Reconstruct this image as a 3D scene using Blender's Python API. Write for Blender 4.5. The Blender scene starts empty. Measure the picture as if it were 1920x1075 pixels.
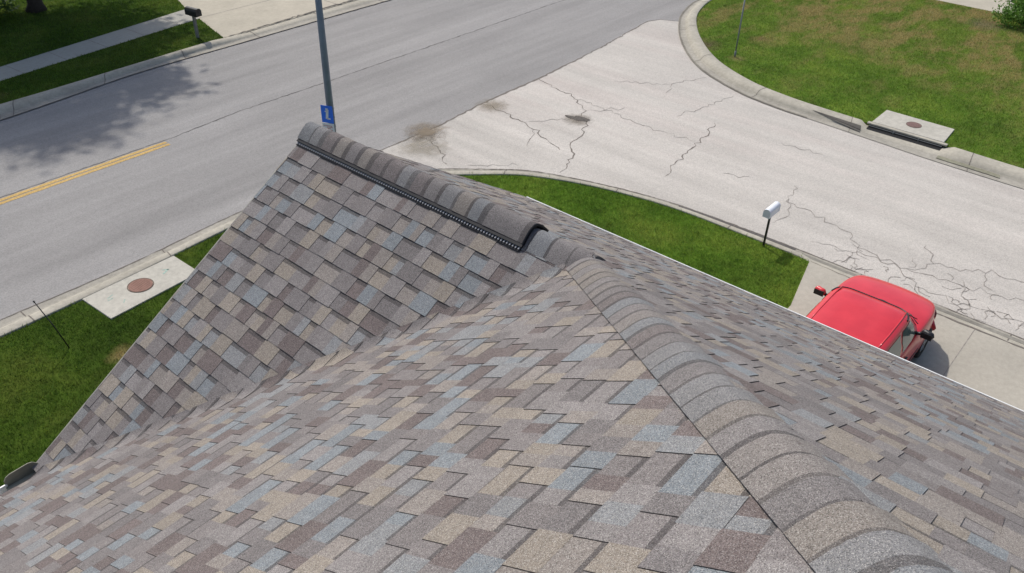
import bpy, bmesh, math, random
import numpy as np
from mathutils import Vector, Matrix
from mathutils.geometry import tessellate_polygon

SC = bpy.context.scene
COL = SC.collection

# ------------------------------------------------------------------ camera
CAM = (-3.8329, -5.2982, 4.7219)
YAW, PIT, ROL, FPX = 0.8776, -0.6123, 0.0265, 1577.14
fw = Vector((math.sin(YAW)*math.cos(PIT), math.cos(YAW)*math.cos(PIT), math.sin(PIT)))
r0 = Vector((math.cos(YAW), -math.sin(YAW), 0)); u0 = r0.cross(fw)
rt = math.cos(ROL)*r0 + math.sin(ROL)*u0
up = -math.sin(ROL)*r0 + math.cos(ROL)*u0
cd = bpy.data.cameras.new('camera'); cam = bpy.data.objects.new('camera', cd); COL.objects.link(cam)
M = Matrix((rt, up, -fw)).transposed().to_4x4(); M.translation = Vector(CAM)
cam.matrix_world = M
cd.sensor_fit = 'HORIZONTAL'; cd.sensor_width = 36.0; cd.lens = 36.0*FPX/1920
cd.clip_start = 0.05; cd.clip_end = 3000
SC.camera = cam

# ------------------------------------------------------------------ light
SUN_EL = math.radians(55); SUN_AZ = math.atan2(0.3, 0.95)
w = bpy.data.worlds.new('World'); SC.world = w; w.use_nodes = True
nt = w.node_tree; nt.nodes.clear()
sky = nt.nodes.new('ShaderNodeTexSky'); sky.sky_type = 'NISHITA'; sky.sun_disc = False
sky.sun_elevation = SUN_EL; sky.sun_rotation = SUN_AZ; sky.dust_density = 2.5; sky.air_density = 1.0
bg = nt.nodes.new('ShaderNodeBackground'); bg.inputs[1].default_value = 0.125
wo = nt.nodes.new('ShaderNodeOutputWorld')
nt.links.new(sky.outputs[0], bg.inputs[0]); nt.links.new(bg.outputs[0], wo.inputs[0])
sd = bpy.data.lights.new('sun', 'SUN'); sd.energy = 2.8; sd.angle = math.radians(1.2); sd.color = (1.0, 0.955, 0.89)
sun = bpy.data.objects.new('sun', sd); COL.objects.link(sun)
SDIR = Vector((math.sin(SUN_AZ)*math.cos(SUN_EL), math.cos(SUN_AZ)*math.cos(SUN_EL), math.sin(SUN_EL)))
sun.rotation_euler = SDIR.to_track_quat('Z', 'Y').to_euler(); sun.location = (5, 5, 30)
SC.view_settings.view_transform = 'Standard'; SC.view_settings.look = 'None'
SC.view_settings.exposure = 0.22; SC.view_settings.gamma = 1.0

# ------------------------------------------------------------------ helpers
def tag(o, label=None, cat=None, group=None, kind=None):
    if label: o['label'] = label
    if cat: o['category'] = cat
    if group: o['group'] = group
    if kind: o['kind'] = kind
    return o
def empty(name, loc=(0, 0, 0), rz=0.0):
    o = bpy.data.objects.new(name, None); COL.objects.link(o)
    o.location = loc; o.rotation_euler = (0, 0, rz); o.empty_display_size = 0.2
    return o
def link(name, me, mats, parent=None):
    o = bpy.data.objects.new(name, me); COL.objects.link(o)
    if not isinstance(mats, (list, tuple)): mats = [mats]
    for m in mats: me.materials.append(m)
    if parent: o.parent = parent
    return o
def mesh_from(name, V, F):
    me = bpy.data.meshes.new(name); me.from_pydata([tuple(v) for v in V], [], F); me.update(); return me
class MB:
    """collects simple pieces into one mesh"""
    def __init__(s): s.V = []; s.F = []; s.S = []
    def add(s, V, F, smooth=False):
        b = len(s.V); s.V += [tuple(v) for v in V]
        for f in F: s.F.append([i+b for i in f]); s.S.append(smooth)
    def box(s, c, d, rz=0.0, rot=None, taper=1.0):
        R = rot if rot is not None else Matrix.Rotation(rz, 3, 'Z')
        c = Vector(c); V = []
        for z in (-1, 1):
            k = taper if z > 0 else 1
            for x, y in ((-1, -1), (1, -1), (1, 1), (-1, 1)):
                V.append(c + R @ Vector((x*d[0]/2*k, y*d[1]/2*k, z*d[2]/2)))
        s.add(V, [(3, 2, 1, 0), (4, 5, 6, 7), (0, 1, 5, 4), (1, 2, 6, 5), (2, 3, 7, 6), (3, 0, 4, 7)])
    def tube(s, pts, rad, n=10, cap=True):
        pts = [Vector(p) for p in pts]
        if not isinstance(rad, (list, tuple)): rad = [rad]*len(pts)
        V = []; F = []; prev = None
        for i, p in enumerate(pts):
            d = (pts[min(i+1, len(pts)-1)] - pts[max(i-1, 0)]).normalized()
            a = prev if prev is not None else (Vector((0, 0, 1)) if abs(d.z) < .9 else Vector((1, 0, 0)))
            x = (a - d*a.dot(d)).normalized(); y = d.cross(x); prev = x
            for k in range(n):
                t = 2*math.pi*k/n; V.append(p + (x*math.cos(t) + y*math.sin(t))*rad[i])
        for i in range(len(pts)-1):
            for k in range(n):
                F.append((i*n+k, i*n+(k+1) % n, (i+1)*n+(k+1) % n, (i+1)*n+k))
        s.add(V, F, True)
        if cap:
            s.add(V[:n], [tuple(range(n))[::-1]]); s.add(V[-n:], [tuple(range(n))])
    def grid(s, rows, smooth=True, close=False):
        nr = len(rows); nc = len(rows[0]); V = [v for r_ in rows for v in r_]; F = []
        for i in range(nr-1):
            for j in range(nc if close else nc-1):
                F.append((i*nc+j, i*nc+(j+1) % nc, (i+1)*nc+(j+1) % nc, (i+1)*nc+j))
        s.add(V, F, smooth)
    def build(s, name, mats, parent=None, bevel=0, recalc=True, seg=2):
        me = mesh_from(name, s.V, s.F)
        me.polygons.foreach_set('use_smooth', s.S)
        if recalc:
            bm = bmesh.new(); bm.from_mesh(me); bmesh.ops.remove_doubles(bm, verts=bm.verts, dist=1e-5)
            bmesh.ops.recalc_face_normals(bm, faces=bm.faces); bm.to_mesh(me); bm.free()
        o = link(name, me, mats, parent)
        if bevel:
            m = o.modifiers.new('bevel', 'BEVEL'); m.width = bevel; m.segments = seg; m.limit_method = 'ANGLE'; m.angle_limit = math.radians(35)
        return o

# --------------------------------------------------------------- materials
class NB:
    def __init__(s, name):
        s.m = bpy.data.materials.new(name); s.m.use_nodes = True; s.t = s.m.node_tree
        s.b = s.t.nodes['Principled BSDF']; s._c = None
    def n(s, typ, **kw):
        nd = s.t.nodes.new(typ)
        for k, v in kw.items():
            if k.startswith('i_'):
                nd.inputs[k[2:].replace('_', ' ')].default_value = v
            else: setattr(nd, k, v)
        return nd
    def l(s, a, b): s.t.links.new(a, b)
    def pos(s):
        if s._c is None: s._c = s.n('ShaderNodeNewGeometry').outputs['Position']
        return s._c
    def mapping(s, scale=(1, 1, 1), rot=(0, 0, 0), loc=(0, 0, 0), src=None):
        mp = s.n('ShaderNodeMapping'); mp.inputs['Scale'].default_value = scale
        mp.inputs['Rotation'].default_value = rot; mp.inputs['Location'].default_value = loc
        s.l(src or s.pos(), mp.inputs[0]); return mp.outputs[0]
    def noise(s, scale, detail=3, rough=.55, vec=None, dist=0):
        nd = s.n('ShaderNodeTexNoise'); nd.inputs['Scale'].default_value = scale
        nd.inputs['Detail'].default_value = detail; nd.inputs['Roughness'].default_value = rough
        nd.inputs['Distortion'].default_value = dist
        s.l(vec or s.pos(), nd.inputs['Vector']); return nd.outputs['Fac']
    def vor(s, scale, feature='F1', vec=None, out='Distance'):
        nd = s.n('ShaderNodeTexVoronoi'); nd.feature = feature; nd.inputs['Scale'].default_value = scale
        s.l(vec or s.pos(), nd.inputs['Vector']); return nd.outputs[out]
    def ramp(s, fac, stops):
        r = s.n('ShaderNodeValToRGB'); e = r.color_ramp.elements
        while len(e) < len(stops): e.new(0.5)
        for el, (p, c) in zip(e, stops):
            el.position = p; el.color = (c, c, c, 1) if not isinstance(c, tuple) else (*c, 1)
        s.l(fac, r.inputs[0]); return r.outputs[0]
    def math(s, op, a, b=None, c=None, clamp=False):
        m = s.n('ShaderNodeMath', operation=op); m.use_clamp = clamp
        for i, v in enumerate((a, b, c)):
            if v is None: continue
            if isinstance(v, (int, float)): m.inputs[i].default_value = v
            else: s.l(v, m.inputs[i])
        return m.outputs[0]
    def mix(s, fac, a, b, mode='MIX'):
        m = s.n('ShaderNodeMix', data_type='RGBA', blend_type=mode)
        for i, v in ((0, fac), (6, a), (7, b)):
            if isinstance(v, (int, float)): m.inputs[i].default_value = v
            elif isinstance(v, tuple): m.inputs[i].default_value = (*v, 1)
            else: s.l(v, m.inputs[i])
        return m.outputs[2]
    def bump(s, h, strength=.3, dist=.01):
        b = s.n('ShaderNodeBump'); b.inputs['Strength'].default_value = strength; b.inputs['Distance'].default_value = dist
        s.l(h, b.inputs['Height']); s.l(b.outputs[0], s.b.inputs['Normal'])
    def done(s, col=None, rough=.8, metal=0, spec=.3, coat=0):
        if col is not None:
            if isinstance(col, tuple): s.b.inputs['Base Color'].default_value = (*col, 1)
            else: s.l(col, s.b.inputs['Base Color'])
        if isinstance(rough, (int, float)): s.b.inputs['Roughness'].default_value = rough
        else: s.l(rough, s.b.inputs['Roughness'])
        s.b.inputs['Metallic'].default_value = metal
        s.b.inputs['Specular IOR Level'].default_value = spec
        s.b.inputs['Coat Weight'].default_value = coat; s.b.inputs['Coat Roughness'].default_value = .05
        return s.m

def plain(name, col, rough=.5, metal=0, spec=.4, coat=0, var=.12, sc=6):
    n = NB(name); f = n.noise(sc, 4, .6)
    c = n.mix(n.ramp(f, [(.3, 1-var), (.7, 1.0)]), (0, 0, 0), col, 'MIX')
    return n.done(c, rough, metal, spec, coat)

def granule(n, col, amt=1.0):
    v = n.vor(430, out='Color')
    sep = n.n('ShaderNodeSeparateColor'); n.l(v, sep.inputs[0])
    g = n.ramp(sep.outputs[0], [(0.0, 1-.62*amt), (.35, 1-.25*amt), (.7, 1+.0*amt), (1.0, 1.0)])
    # rarer bright mineral grains
    br = n.ramp(sep.outputs[1], [(.80, 0.0), (.92, 1.0)])
    vm = n.vor(410, out='Color'); sm_ = n.n('ShaderNodeSeparateColor'); n.l(vm, sm_.inputs[0])
    chip = n.ramp(sm_.outputs[0], [(0.0, (.10, .075, .07)), (.35, (.21, .19, .18)), (.6, (.33, .28, .22)), (.8, (.25, .27, .29)), (1.0, (.40, .38, .35))])
    col = n.mix(.13, col, chip)
    c = n.mix(1.0, col, g, 'MULTIPLY')
    lum = n.n('ShaderNodeRGBToBW'); n.l(col, lum.inputs[0])
    c2 = n.mix(n.math('MULTIPLY', br, n.math('MULTIPLY', lum.outputs[0], 2.0*amt, clamp=True)), c, (.56, .53, .49))
    return c2, sep.outputs[2]

def shingle_mat(name='asphalt_shingle'):
    n = NB(name)
    a = n.n('ShaderNodeAttribute', attribute_name='tone')
    # faint stains and weathering
    big = n.ramp(n.noise(1.3, 4), [(.3, .90), (.7, 1.06)])
    fine = n.ramp(n.noise(28, 3, .6), [(.3, .90), (.7, 1.08)])
    c = n.mix(1.0, a.outputs['Color'], big, 'MULTIPLY'); c = n.mix(1.0, c, fine, 'MULTIPLY')
    c, h = granule(n, c)
    n.bump(h, .55, .0025)
    return n.done(c, .93, 0, .25)
M_SH = shingle_mat()

def asphalt(name, col, streak_axis, dark=(.8, 1.08), speck=.35, alligator=None, warm=None):
    n = NB(name)
    sc = (.07, 1.1, 1) if streak_axis == 'x' else (1.0, .07, 1)
    st = n.noise(1.0, 5, .55, n.mapping(sc))
    st2 = n.noise(3.2, 4, .6, n.mapping(sc, loc=(3, 7, 0)))
    blot = n.noise(.35, 4)
    c = n.mix(1.0, col, n.ramp(st, [(.34, dark[0]), (.66, dark[1])]), 'MULTIPLY')
    c = n.mix(1.0, c, n.ramp(st2, [(.3, .95), (.7, 1.04)]), 'MULTIPLY')
    c = n.mix(1.0, c, n.ramp(blot, [(.3, .95), (.7, 1.05)]), 'MULTIPLY')
    if warm: c = n.mix(n.math('MULTIPLY', n.ramp(n.noise(.8, 5, .6, n.mapping(sc, loc=(9, 1, 0))), [(.45, 0.0), (.75, 1.0)]), .35), c, warm)
    sp = n.vor(48, out='Color'); se = n.n('ShaderNodeSeparateColor'); n.l(sp, se.inputs[0])
    c = n.mix(1.0, c, n.ramp(se.outputs[0], [(0, 1-speck*.5), (.5, 1.0), (1, 1+speck*.35)]), 'MULTIPLY')
    patch = n.ramp(n.noise(7, 4, .7), [(.3, .97), (.7, 1.025)])
    c = n.mix(1.0, c, patch, 'MULTIPLY')
    n.bump(se.outputs[1], .4, .01)
    return n.done(c, .92, 0, .2)
M_ROAD = asphalt('road_asphalt', (.282, .271, .258), 'x', (.86, 1.08), .3)
M_SIDE = asphalt('worn_concrete_asphalt', (.478, .446, .400), 'y', (.88, 1.06), .3, warm=(.42, .34, .31))
def concrete(name, col, joints=None, var=.10, uv=False, stain=.12):
    n = NB(name)
    c = n.mix(1.0, col, n.ramp(n.noise(.9, 5, .6), [(.3, 1-var), (.7, 1+var*.5)]), 'MULTIPLY')
    c = n.mix(1.0, c, n.ramp(n.noise(9, 5, .7), [(.3, 1-stain), (.65, 1.03)]), 'MULTIPLY')
    c = n.mix(1.0, c, n.ramp(n.noise(60, 2, .7), [(.3, .93), (.7, 1.05)]), 'MULTIPLY')
    n.bump(n.noise(80, 3, .7), .25, .004)
    return n.done(c, .9, 0, .25)
M_DRIVE = concrete('driveway_concrete', (.395, .365, .305))
M_DRIVE2 = concrete('far_driveway_concrete', (.435, .395, .315))
M_WALK = concrete('sidewalk_concrete', (.36, .345, .30))
M_KERB = concrete('kerb_concrete', (.42, .39, .32), var=.16, stain=.22)
M_PAN = concrete('gutter_pan_concrete', (.37, .345, .29), var=.2, stain=.25)
M_PAN_D = concrete('dirty_gutter_pan', (.17, .16, .15), var=.25, stain=.3)
M_SLAB = concrete('slab_concrete', (.475, .45, .385), var=.12, stain=.2)
M_CRACK = plain('crack_dirt', (.20, .175, .15), .95, var=.4, sc=30)
M_CRACK2 = plain('fine_crack_dirt', (.335, .305, .27), .95, var=.5, sc=12)
M_YEL = asphalt('worn_yellow_paint', (.50, .34, .13), 'x', (.72, 1.08), .5)
M_DIRT = concrete('silt', (.27, .225, .165), var=.2, stain=.2)

def grass_col(n, dry=None):
    base = n.ramp(n.noise(.55, 5, .6), [(.3, (.043, .090, .010)), (.5, (.071, .133, .016)), (.72, (.118, .172, .027))])
    fine = n.ramp(n.noise(5, 4, .7), [(.3, .72), (.7, 1.25)])
    c = n.mix(1.0, base, fine, 'MULTIPLY')
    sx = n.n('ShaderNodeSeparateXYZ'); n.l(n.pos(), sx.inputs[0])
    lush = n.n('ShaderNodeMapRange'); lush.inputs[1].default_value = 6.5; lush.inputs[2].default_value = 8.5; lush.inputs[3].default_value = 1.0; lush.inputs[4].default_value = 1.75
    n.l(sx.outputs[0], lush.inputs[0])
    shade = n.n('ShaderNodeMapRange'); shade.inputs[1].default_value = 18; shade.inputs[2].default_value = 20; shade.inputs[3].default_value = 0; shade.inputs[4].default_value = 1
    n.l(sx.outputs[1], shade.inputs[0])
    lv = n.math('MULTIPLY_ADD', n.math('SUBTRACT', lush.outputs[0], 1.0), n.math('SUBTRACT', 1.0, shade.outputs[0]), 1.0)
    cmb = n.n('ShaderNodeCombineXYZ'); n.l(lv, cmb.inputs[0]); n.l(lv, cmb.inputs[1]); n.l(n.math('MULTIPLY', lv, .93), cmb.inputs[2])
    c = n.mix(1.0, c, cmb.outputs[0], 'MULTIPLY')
    # dry straw patches
    d1 = n.ramp(n.noise(.42, 5, .65, n.mapping(loc=(4.2, 1.7, 0))), [(.50, 0.0), (.70, 1.0)])
    sepx = n.n('ShaderNodeSeparateXYZ'); n.l(n.pos(), sepx.inputs[0])
    far = n.n('ShaderNodeMapRange', interpolation_type='SMOOTHSTEP'); far.inputs[1].default_value = 22; far.inputs[2].default_value = 31
    far.inputs[3].default_value = .25; far.inputs[4].default_value = 1.0
    n.l(sepx.outputs[0], far.inputs[0])
    isl = n.n('ShaderNodeMapRange'); isl.inputs[1].default_value = 15; isl.inputs[2].default_value = 19; n.l(sepx.outputs[0], isl.inputs[0])
    yfar = n.n('ShaderNodeMapRange'); yfar.inputs[1].default_value = 14; yfar.inputs[2].default_value = 18; yfar.inputs[3].default_value = 1; yfar.inputs[4].default_value = 0; n.l(sepx.outputs[1], yfar.inputs[0])
    f = n.math('MULTIPLY', far.outputs[0], isl.outputs[0]); f = n.math('MULTIPLY', f, yfar.outputs[0])
    d2 = n.math('ADD', n.noise(.8, 6, .72, n.mapping(loc=(1.3, 7.7, 0), scale=(.6, 1.2, 1))), n.math('MULTIPLY', f, .12))
    d2 = n.ramp(d2, [(.55, 0.0), (.68, 1.0)])
    c = n.mix(n.math('MULTIPLY', n.math('MULTIPLY', d2, f), .85), c, (.35, .275, .125))
    c = n.mix(n.math('MULTIPLY', n.math('MULTIPLY', f, isl.outputs[0]), .22), c, (.20, .205, .058))
    c = n.mix(n.math('MULTIPLY', d1, .16), c, (.17, .16, .055))
    # single bare spots at known places
    for (x, y, r, col, k) in ((.75, 7.9, .42, (.34, .27, .12), .8), (23.1, 7.2, .5, (.30, .25, .12), .7), (23.6, 8.7, 1.0, (.15, .11, .075), .75), (25.6, 7.5, .6, (.27, .19, .10), .6),
                              (-.6, 6.4, .5, (.15, .12, .05), .5), (4.3, 21.95, .7, (.20, .15, .07), .5), (33.5, 1.8, 1.3, (.24, .20, .13), .7)):
        v = n.n('ShaderNodeVectorMath', operation='DISTANCE'); n.l(n.pos(), v.inputs[0]); v.inputs[1].default_value = (x, y, -5.42)
        dd = n.math('ADD', v.outputs['Value'], n.math('MULTIPLY', n.noise(4, 3), r*.9))
        m = n.ramp(n.math('DIVIDE', dd, r*2), [(.30, 1.0), (.62, 0.0)])
        c = n.mix(n.math('MULTIPLY', m, k), c, col)
    return c
def grass_mat(name, blade=False):
    n = NB(name); c = grass_col(n)
    if blade:
        a = n.n('ShaderNodeAttribute', attribute_name='tone')
        c = n.mix(1.0, c, a.outputs['Color'], 'MULTIPLY')
        n.b.inputs['Subsurface Weight'].default_value = 0
        m = n.done(c, .6, 0, .25)
        tr = n.n('ShaderNodeBsdfTranslucent'); n.l(c, tr.inputs[0])
        mx = n.n('ShaderNodeMixShader'); mx.inputs[0].default_value = .38
        out = n.t.nodes['Material Output']
        n.l(n.b.outputs[0], mx.inputs[1]); n.l(tr.outputs[0], mx.inputs[2]); n.l(mx.outputs[0], out.inputs[0])
        return m
    c = n.mix(1.0, c, (.72, .68, .62), 'MULTIPLY')
    n.bump(n.noise(45, 4, .8), .8, .04)
    return n.done(c, .95, 0, .1)
M_LAWN = grass_mat('lawn_soil'); M_BLADE = grass_mat('grass_blade', True)

M_BLKPL = plain('black_plastic', (.010, .011, .014), .6, spec=.25)
M_WHITE = plain('white_enamel', (.78, .80, .82), .35, spec=.5, var=.05)
M_GUTTER = plain('white_gutter_aluminium', (.80, .80, .77), .4, var=.22, sc=2.5)
M_OLIVE = plain('dull_olive_flashing', (.27, .26, .20), .6, var=.3)
M_SIDING = plain('house_siding', (.42, .41, .38), .7)
M_STEEL = plain('galvanised_steel', (.20, .235, .29), .5, metal=.15, spec=.5, var=.22)
M_STEEL2 = plain('weathered_steel', (.24, .25, .25), .6, metal=.3, var=.2)
M_BLACK = plain('black_paint', (.012, .013, .014), .4, spec=.5)
M_BLUE = plain('blue_sign_sheet', (.012, .17, .85), .4, spec=.5, var=.1)
M_SIGNW = plain('white_sign_sheet', (.78, .78, .80), .4, var=.05)
M_SIGNR = plain('red_sign_ink', (.55, .06, .04), .5, var=.1)
M_WOOD = plain('weathered_post_wood', (.22, .21, .19), .85, var=.3)
M_IRON = concrete('cast_iron_rust', (.27, .155, .12), var=.2, stain=.2)
M_RIM = plain('rim_dirt', (.17, .13, .10), .9, var=.4, sc=30)
M_IRON2 = concrete('cast_iron_dull', (.22, .14, .125), var=.2, stain=.2)
M_BARK = plain('tree_bark', (.055, .04, .03), .95, var=.5, sc=20)
def leaf(name, col):
    n = NB(name); c = n.mix(n.noise(3, 3), tuple(x*.6 for x in col), tuple(x*1.35 for x in col))
    m = n.done(c, .55, 0, .3)
    tr = n.n('ShaderNodeBsdfTranslucent'); n.l(c, tr.inputs[0]); mx = n.n('ShaderNodeMixShader'); mx.inputs[0].default_value = .3
    n.l(n.b.outputs[0], mx.inputs[1]); n.l(tr.outputs[0], mx.inputs[2]); n.l(mx.outputs[0], n.t.nodes['Material Output'].inputs[0])
    return m
M_LEAF = leaf('tree_leaf', (.06, .11, .025)); M_LEAF2 = leaf('bush_leaf', (.12, .24, .035))
M_VOID = plain('drain_dark', (.01, .01, .011), .9)

# ================================================================= GROUND
ZR, ZL, ZK = -5.56, -5.46, -5.435      # road, lawn and kerb-top levels
def poly_sheet(name, pts, z, mat, parent=None, skirt=.18):
    V = [Vector((x, y, z)) for x, y in pts]
    tris = tessellate_polygon([V]); n = len(V)
    VV = V + [Vector((x, y, z-skirt)) for x, y in pts]
    F = [tuple(t) for t in tris] + [(i, (i+1) % n, n+(i+1) % n, n+i) for i in range(n)]
    me = mesh_from(name, VV, F); bm = bmesh.new(); bm.from_mesh(me); bmesh.ops.recalc_face_normals(bm, faces=bm.faces)
    bm.to_mesh(me); bm.free()
    if me.polygons[0].normal.z < 0: me.flip_normals()
    return link(name, me, mat, parent)
def smooth_path(P, n=8):
    P = [np.array(p, float) for p in P]; Q = [2*P[0]-P[1]] + P + [2*P[-1]-P[-2]]; out = []
    for i in range(1, len(Q)-2):
        a, b, c, d = Q[i-1:i+3]; L = np.linalg.norm(c-b)
        m0 = (c-a)/(np.linalg.norm(b-a)+L)*L; m1 = (d-b)/(np.linalg.norm(d-c)+L)*L
        for k in range(n):
            t = k/n
            out.append((2*t**3-3*t*t+1)*b+(t**3-2*t*t+t)*m0+(-2*t**3+3*t*t)*c+(t**3-t*t)*m1)
    out.append(Q[-2]); return [(float(p[0]), float(p[1])) for p in out]

g = mesh_from('ground', [(-400, -400, -5.66), (500, -400, -5.66), (500, 500, -5.66), (-400, 500, -5.66)], [(0, 1, 2, 3)])
tag(link('ground', g, M_LAWN), kind='structure')

# kerb lines (road-side edge, back edge)
near_out = [(-60, 10.75), (-20, 10.75), (-3, 10.74), (0, 10.72), (2.3, 10.70), (4.5, 10.84), (5.6, 10.88), (6.8, 10.84), (8.0, 10.50), (9.2, 9.86), (10.17, 9.0), (11.0, 8.1), (11.73, 7.19), (12.31, 5.75), (12.70, 4.29), (12.88, 3.1), (12.96, 1.5), (12.96, 0.0), (12.93, -2.3), (12.88, -5), (12.8, -12), (12.8, -60)]
near_in = [(-60, 10.05), (-20, 10.05), (-3, 10.04), (0, 10.05), (2.3, 10.13), (4.3, 10.26), (5.5, 10.30), (6.6, 10.24), (7.7, 9.92), (8.8, 9.35), (9.75, 8.62), (10.6, 7.80), (11.33, 6.95), (11.95, 5.60), (12.33, 4.20), (12.50, 3.05), (12.53, 1.5), (12.53, -.05), (12.50, -2.3), (12.47, -5), (12.47, -12), (12.47, -60)]
isl_out = [(80, 11.95), (45, 11.95), (33, 11.95), (28.35, 11.86), (26.6, 11.45), (25.3, 10.85), (23.3, 9.5), (21.58, 7.79), (20.6, 5.9), (20.22, 4.33), (20.12, 2.85), (19.98, 1.07), (19.85, -.64), (19.79, -2.96), (19.79, -8), (19.79, -60)]
isl_in = [(80, 11.3), (45, 11.3), (33, 11.3), (28.83, 11.30), (27.3, 11.0), (25.9, 10.42), (24.05, 9.15), (22.45, 7.55), (21.45, 5.75), (21.08, 4.25), (20.95, 2.9), (20.90, 1.5), (20.90, -.6), (20.80, -2.6), (20.80, -8), (20.80, -60)]
far_out = [(-60, 19.8), (-20, 19.9), (0, 20.05), (3.8, 20.25), (5.5, 20.45), (8.3, 20.82), (12, 20.88), (20, 20.95), (60, 20.95), (150, 20.95)]
far_in = [(-60, 20.9), (-20, 20.95), (0, 21.0), (4.2, 21.14), (6.0, 21.2), (8.6, 21.36), (12.05, 21.55), (20, 21.8), (60, 21.8), (150, 21.8)]

# main road and side street
poly_sheet('main_road', [(-60, 8), (24, 8), (28, 10.5), (150, 10.5), (150, 21.2), (-60, 21.2)], ZR, M_ROAD)['kind'] = 'structure'
seam = [(8.6, 10.93), (10.24, 10.93), (12.3, 10.91), (14.28, 11.10), (17.03, 11.13), (19, 11.25), (21.04, 11.42), (23, 11.66), (24.64, 11.83), (25.2, 11.6), (25.5, 10.9)]
side_poly = seam + [(25.6, 9.8), (22.6, 6.8), (21.0, 4.0), (20.5, -60), (12.4, -60), (12.4, 3.5), (9, 8.8), (8.2, 10.2)]
side = poly_sheet('side_street', side_poly, ZR+.006, M_SIDE, skirt=.03); side['kind'] = 'structure'

def kerb(name, out, inn, rise, mat_list, split=.46, n=8):
    """profile swept between the two edges: gutter pan, then face and top; UV-free joints cut as real dark grooves"""
    A = smooth_path(out, n); B = smooth_path(inn, n)
    prof = [(0, 0, 0), (split*.5, -.012, 0), (split, -.004, 0), (split+.02, .25, 1), (split+.14, .85, 1), (split+.22, 1.0, 1), (.97, 1.0, 1), (1.0, .9, 1), (1.0, -1.2, 1)]
    mb = MB(); rows = []
    for (ax, ay), (bx, by) in zip(A, B):
        hh = rise((ax+bx)/2, (ay+by)/2)
        rows.append([(ax+(bx-ax)*t, ay+(by-ay)*t, ZR+.022+(k*hh if on else k)) for t, k, on in prof])
    V = [v for r_ in rows for v in r_]; nc = len(prof); F = []; mi = []
    for i in range(len(rows)-1):
        for j in range(nc-1):
            F.append((i*nc+j, (i+1)*nc+j, (i+1)*nc+j+1, i*nc+j+1)); mi.append(0 if j < 2 else 1)
    me = mesh_from(name, V, F); me.polygons.foreach_set('material_index', mi); me.polygons.foreach_set('use_smooth', [True]*len(F)); me.update()
    if sum(p.normal.z for p in me.polygons) < 0: me.flip_normals()
    o = link(name, me, mat_list); o['kind'] = 'structure'
    return o, rows
def rise_near(x, y):
    if x > 12 and y < -.1: return .035
    if y > 9 and 0.9 < x < 3.3: return .115
    return .115
def rise_isl(x, y):
    if -.72 < y < 1.62 and x < 22: return .012
    return .125
def rise_far(x, y): return .115 if x < 11.9 else max(.03, .115-.25*(x-11.9))
k1, r1 = kerb('kerb', near_out, near_in, rise_near, [M_PAN, M_KERB])
k2, r2 = kerb('kerb', isl_out, isl_in, rise_isl, [M_PAN, M_KERB], .40)
k3, r3 = kerb('kerb', far_out, far_in, rise_far, [M_PAN, M_KERB], .5)

# raised lawns and paved surfaces
nin = smooth_path(near_in); iin = smooth_path(isl_in); fin = smooth_path(far_in)
def shift(path, f): return [f(x, y) for x, y in path]
lawn_near = [p for p in nin if p[1] > -.28] + [(12.53, -.30), (10.68, -.74), (8, -.80), (4, -.82), (4, -60), (-60, -60)]
lw1 = poly_sheet('lawn', [(x, y-.01) for x, y in lawn_near], ZL, M_LAWN); lw1['kind'] = 'structure'
lawn_isl = list(iin) + [(35.5, -60), (35.5, 6.6), (36.5, 8.5), (80, 8.5)]
lw2 = poly_sheet('lawn', [(x+.01, y) for x, y in lawn_isl], ZL, M_LAWN); lw2['kind'] = 'structure'
# drive on this side, under the red car
drv = poly_sheet('driveway', [(12.50, -.315), (10.68, -.735), (8, -.795), (2.5, -.82), (2.5, -6.9), (12.46, -6.9)], ZL+.006, M_DRIVE); drv['kind'] = 'structure'
# far side: verge, walk, lawn, drive
sw_lo = lambda x: 23.0+(x-5.0)*.134
sw_up = lambda x: 24.22+(x-5.5)*.157
fx = [p for p in fin if p[0] <= 12.1]
dl = lambda y: 12.05+(y-21.6)*.27
verge = fx + [(12.10, 21.58), (12.33, 22.6), (dl(23.95), sw_lo(12.6)), (5, 23.0), (-60, 14.3+8.7-.0)]
lw3 = poly_sheet('verge', [(x, y+.005) for x, y in verge], ZL, M_LAWN); lw3['kind'] = 'structure'
swk = poly_sheet('sidewalk', [(-60, 23.0), (5, 23.0), (12.7, sw_lo(12.7)), (13.0, sw_up(13.0)), (5.5, 24.22), (-60, 24.22)], ZL+.008, M_WALK); swk['kind'] = 'structure'
lw4 = poly_sheet('lawn', [(-60, 24.22), (5.5, 24.22), (13.0, sw_up(13.0)), (13.45, 26.8), (13.6, 40), (13.6, 90), (-60, 90)], ZL, M_LAWN); lw4['kind'] = 'structure'
dr2 = poly_sheet('driveway', [(12.12, 21.56)] + [p for p in fin if 12.2 < p[0] < 33] + [(33, 40), (13.62, 40), (13.47, 26.8), (13.02, sw_up(13.02)), (12.72, sw_lo(12.72)), (12.35, 22.6)], ZL-.03, M_DRIVE2); dr2['kind'] = 'structure'
lw5 = poly_sheet('lawn', [p for p in fin if p[0] > 33.2] + [(150, 90), (33.05, 90), (33.05, 21.9)], ZL, M_LAWN); lw5['kind'] = 'structure'
dr3 = poly_sheet('driveway', [(35.5, 6.6), (35.5, -60), (37.5, -60), (37.5, 2), (44, 3), (44, 8.5), (36.5, 8.5)], ZL+.008, M_DRIVE2); dr3['kind'] = 'structure'

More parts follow.
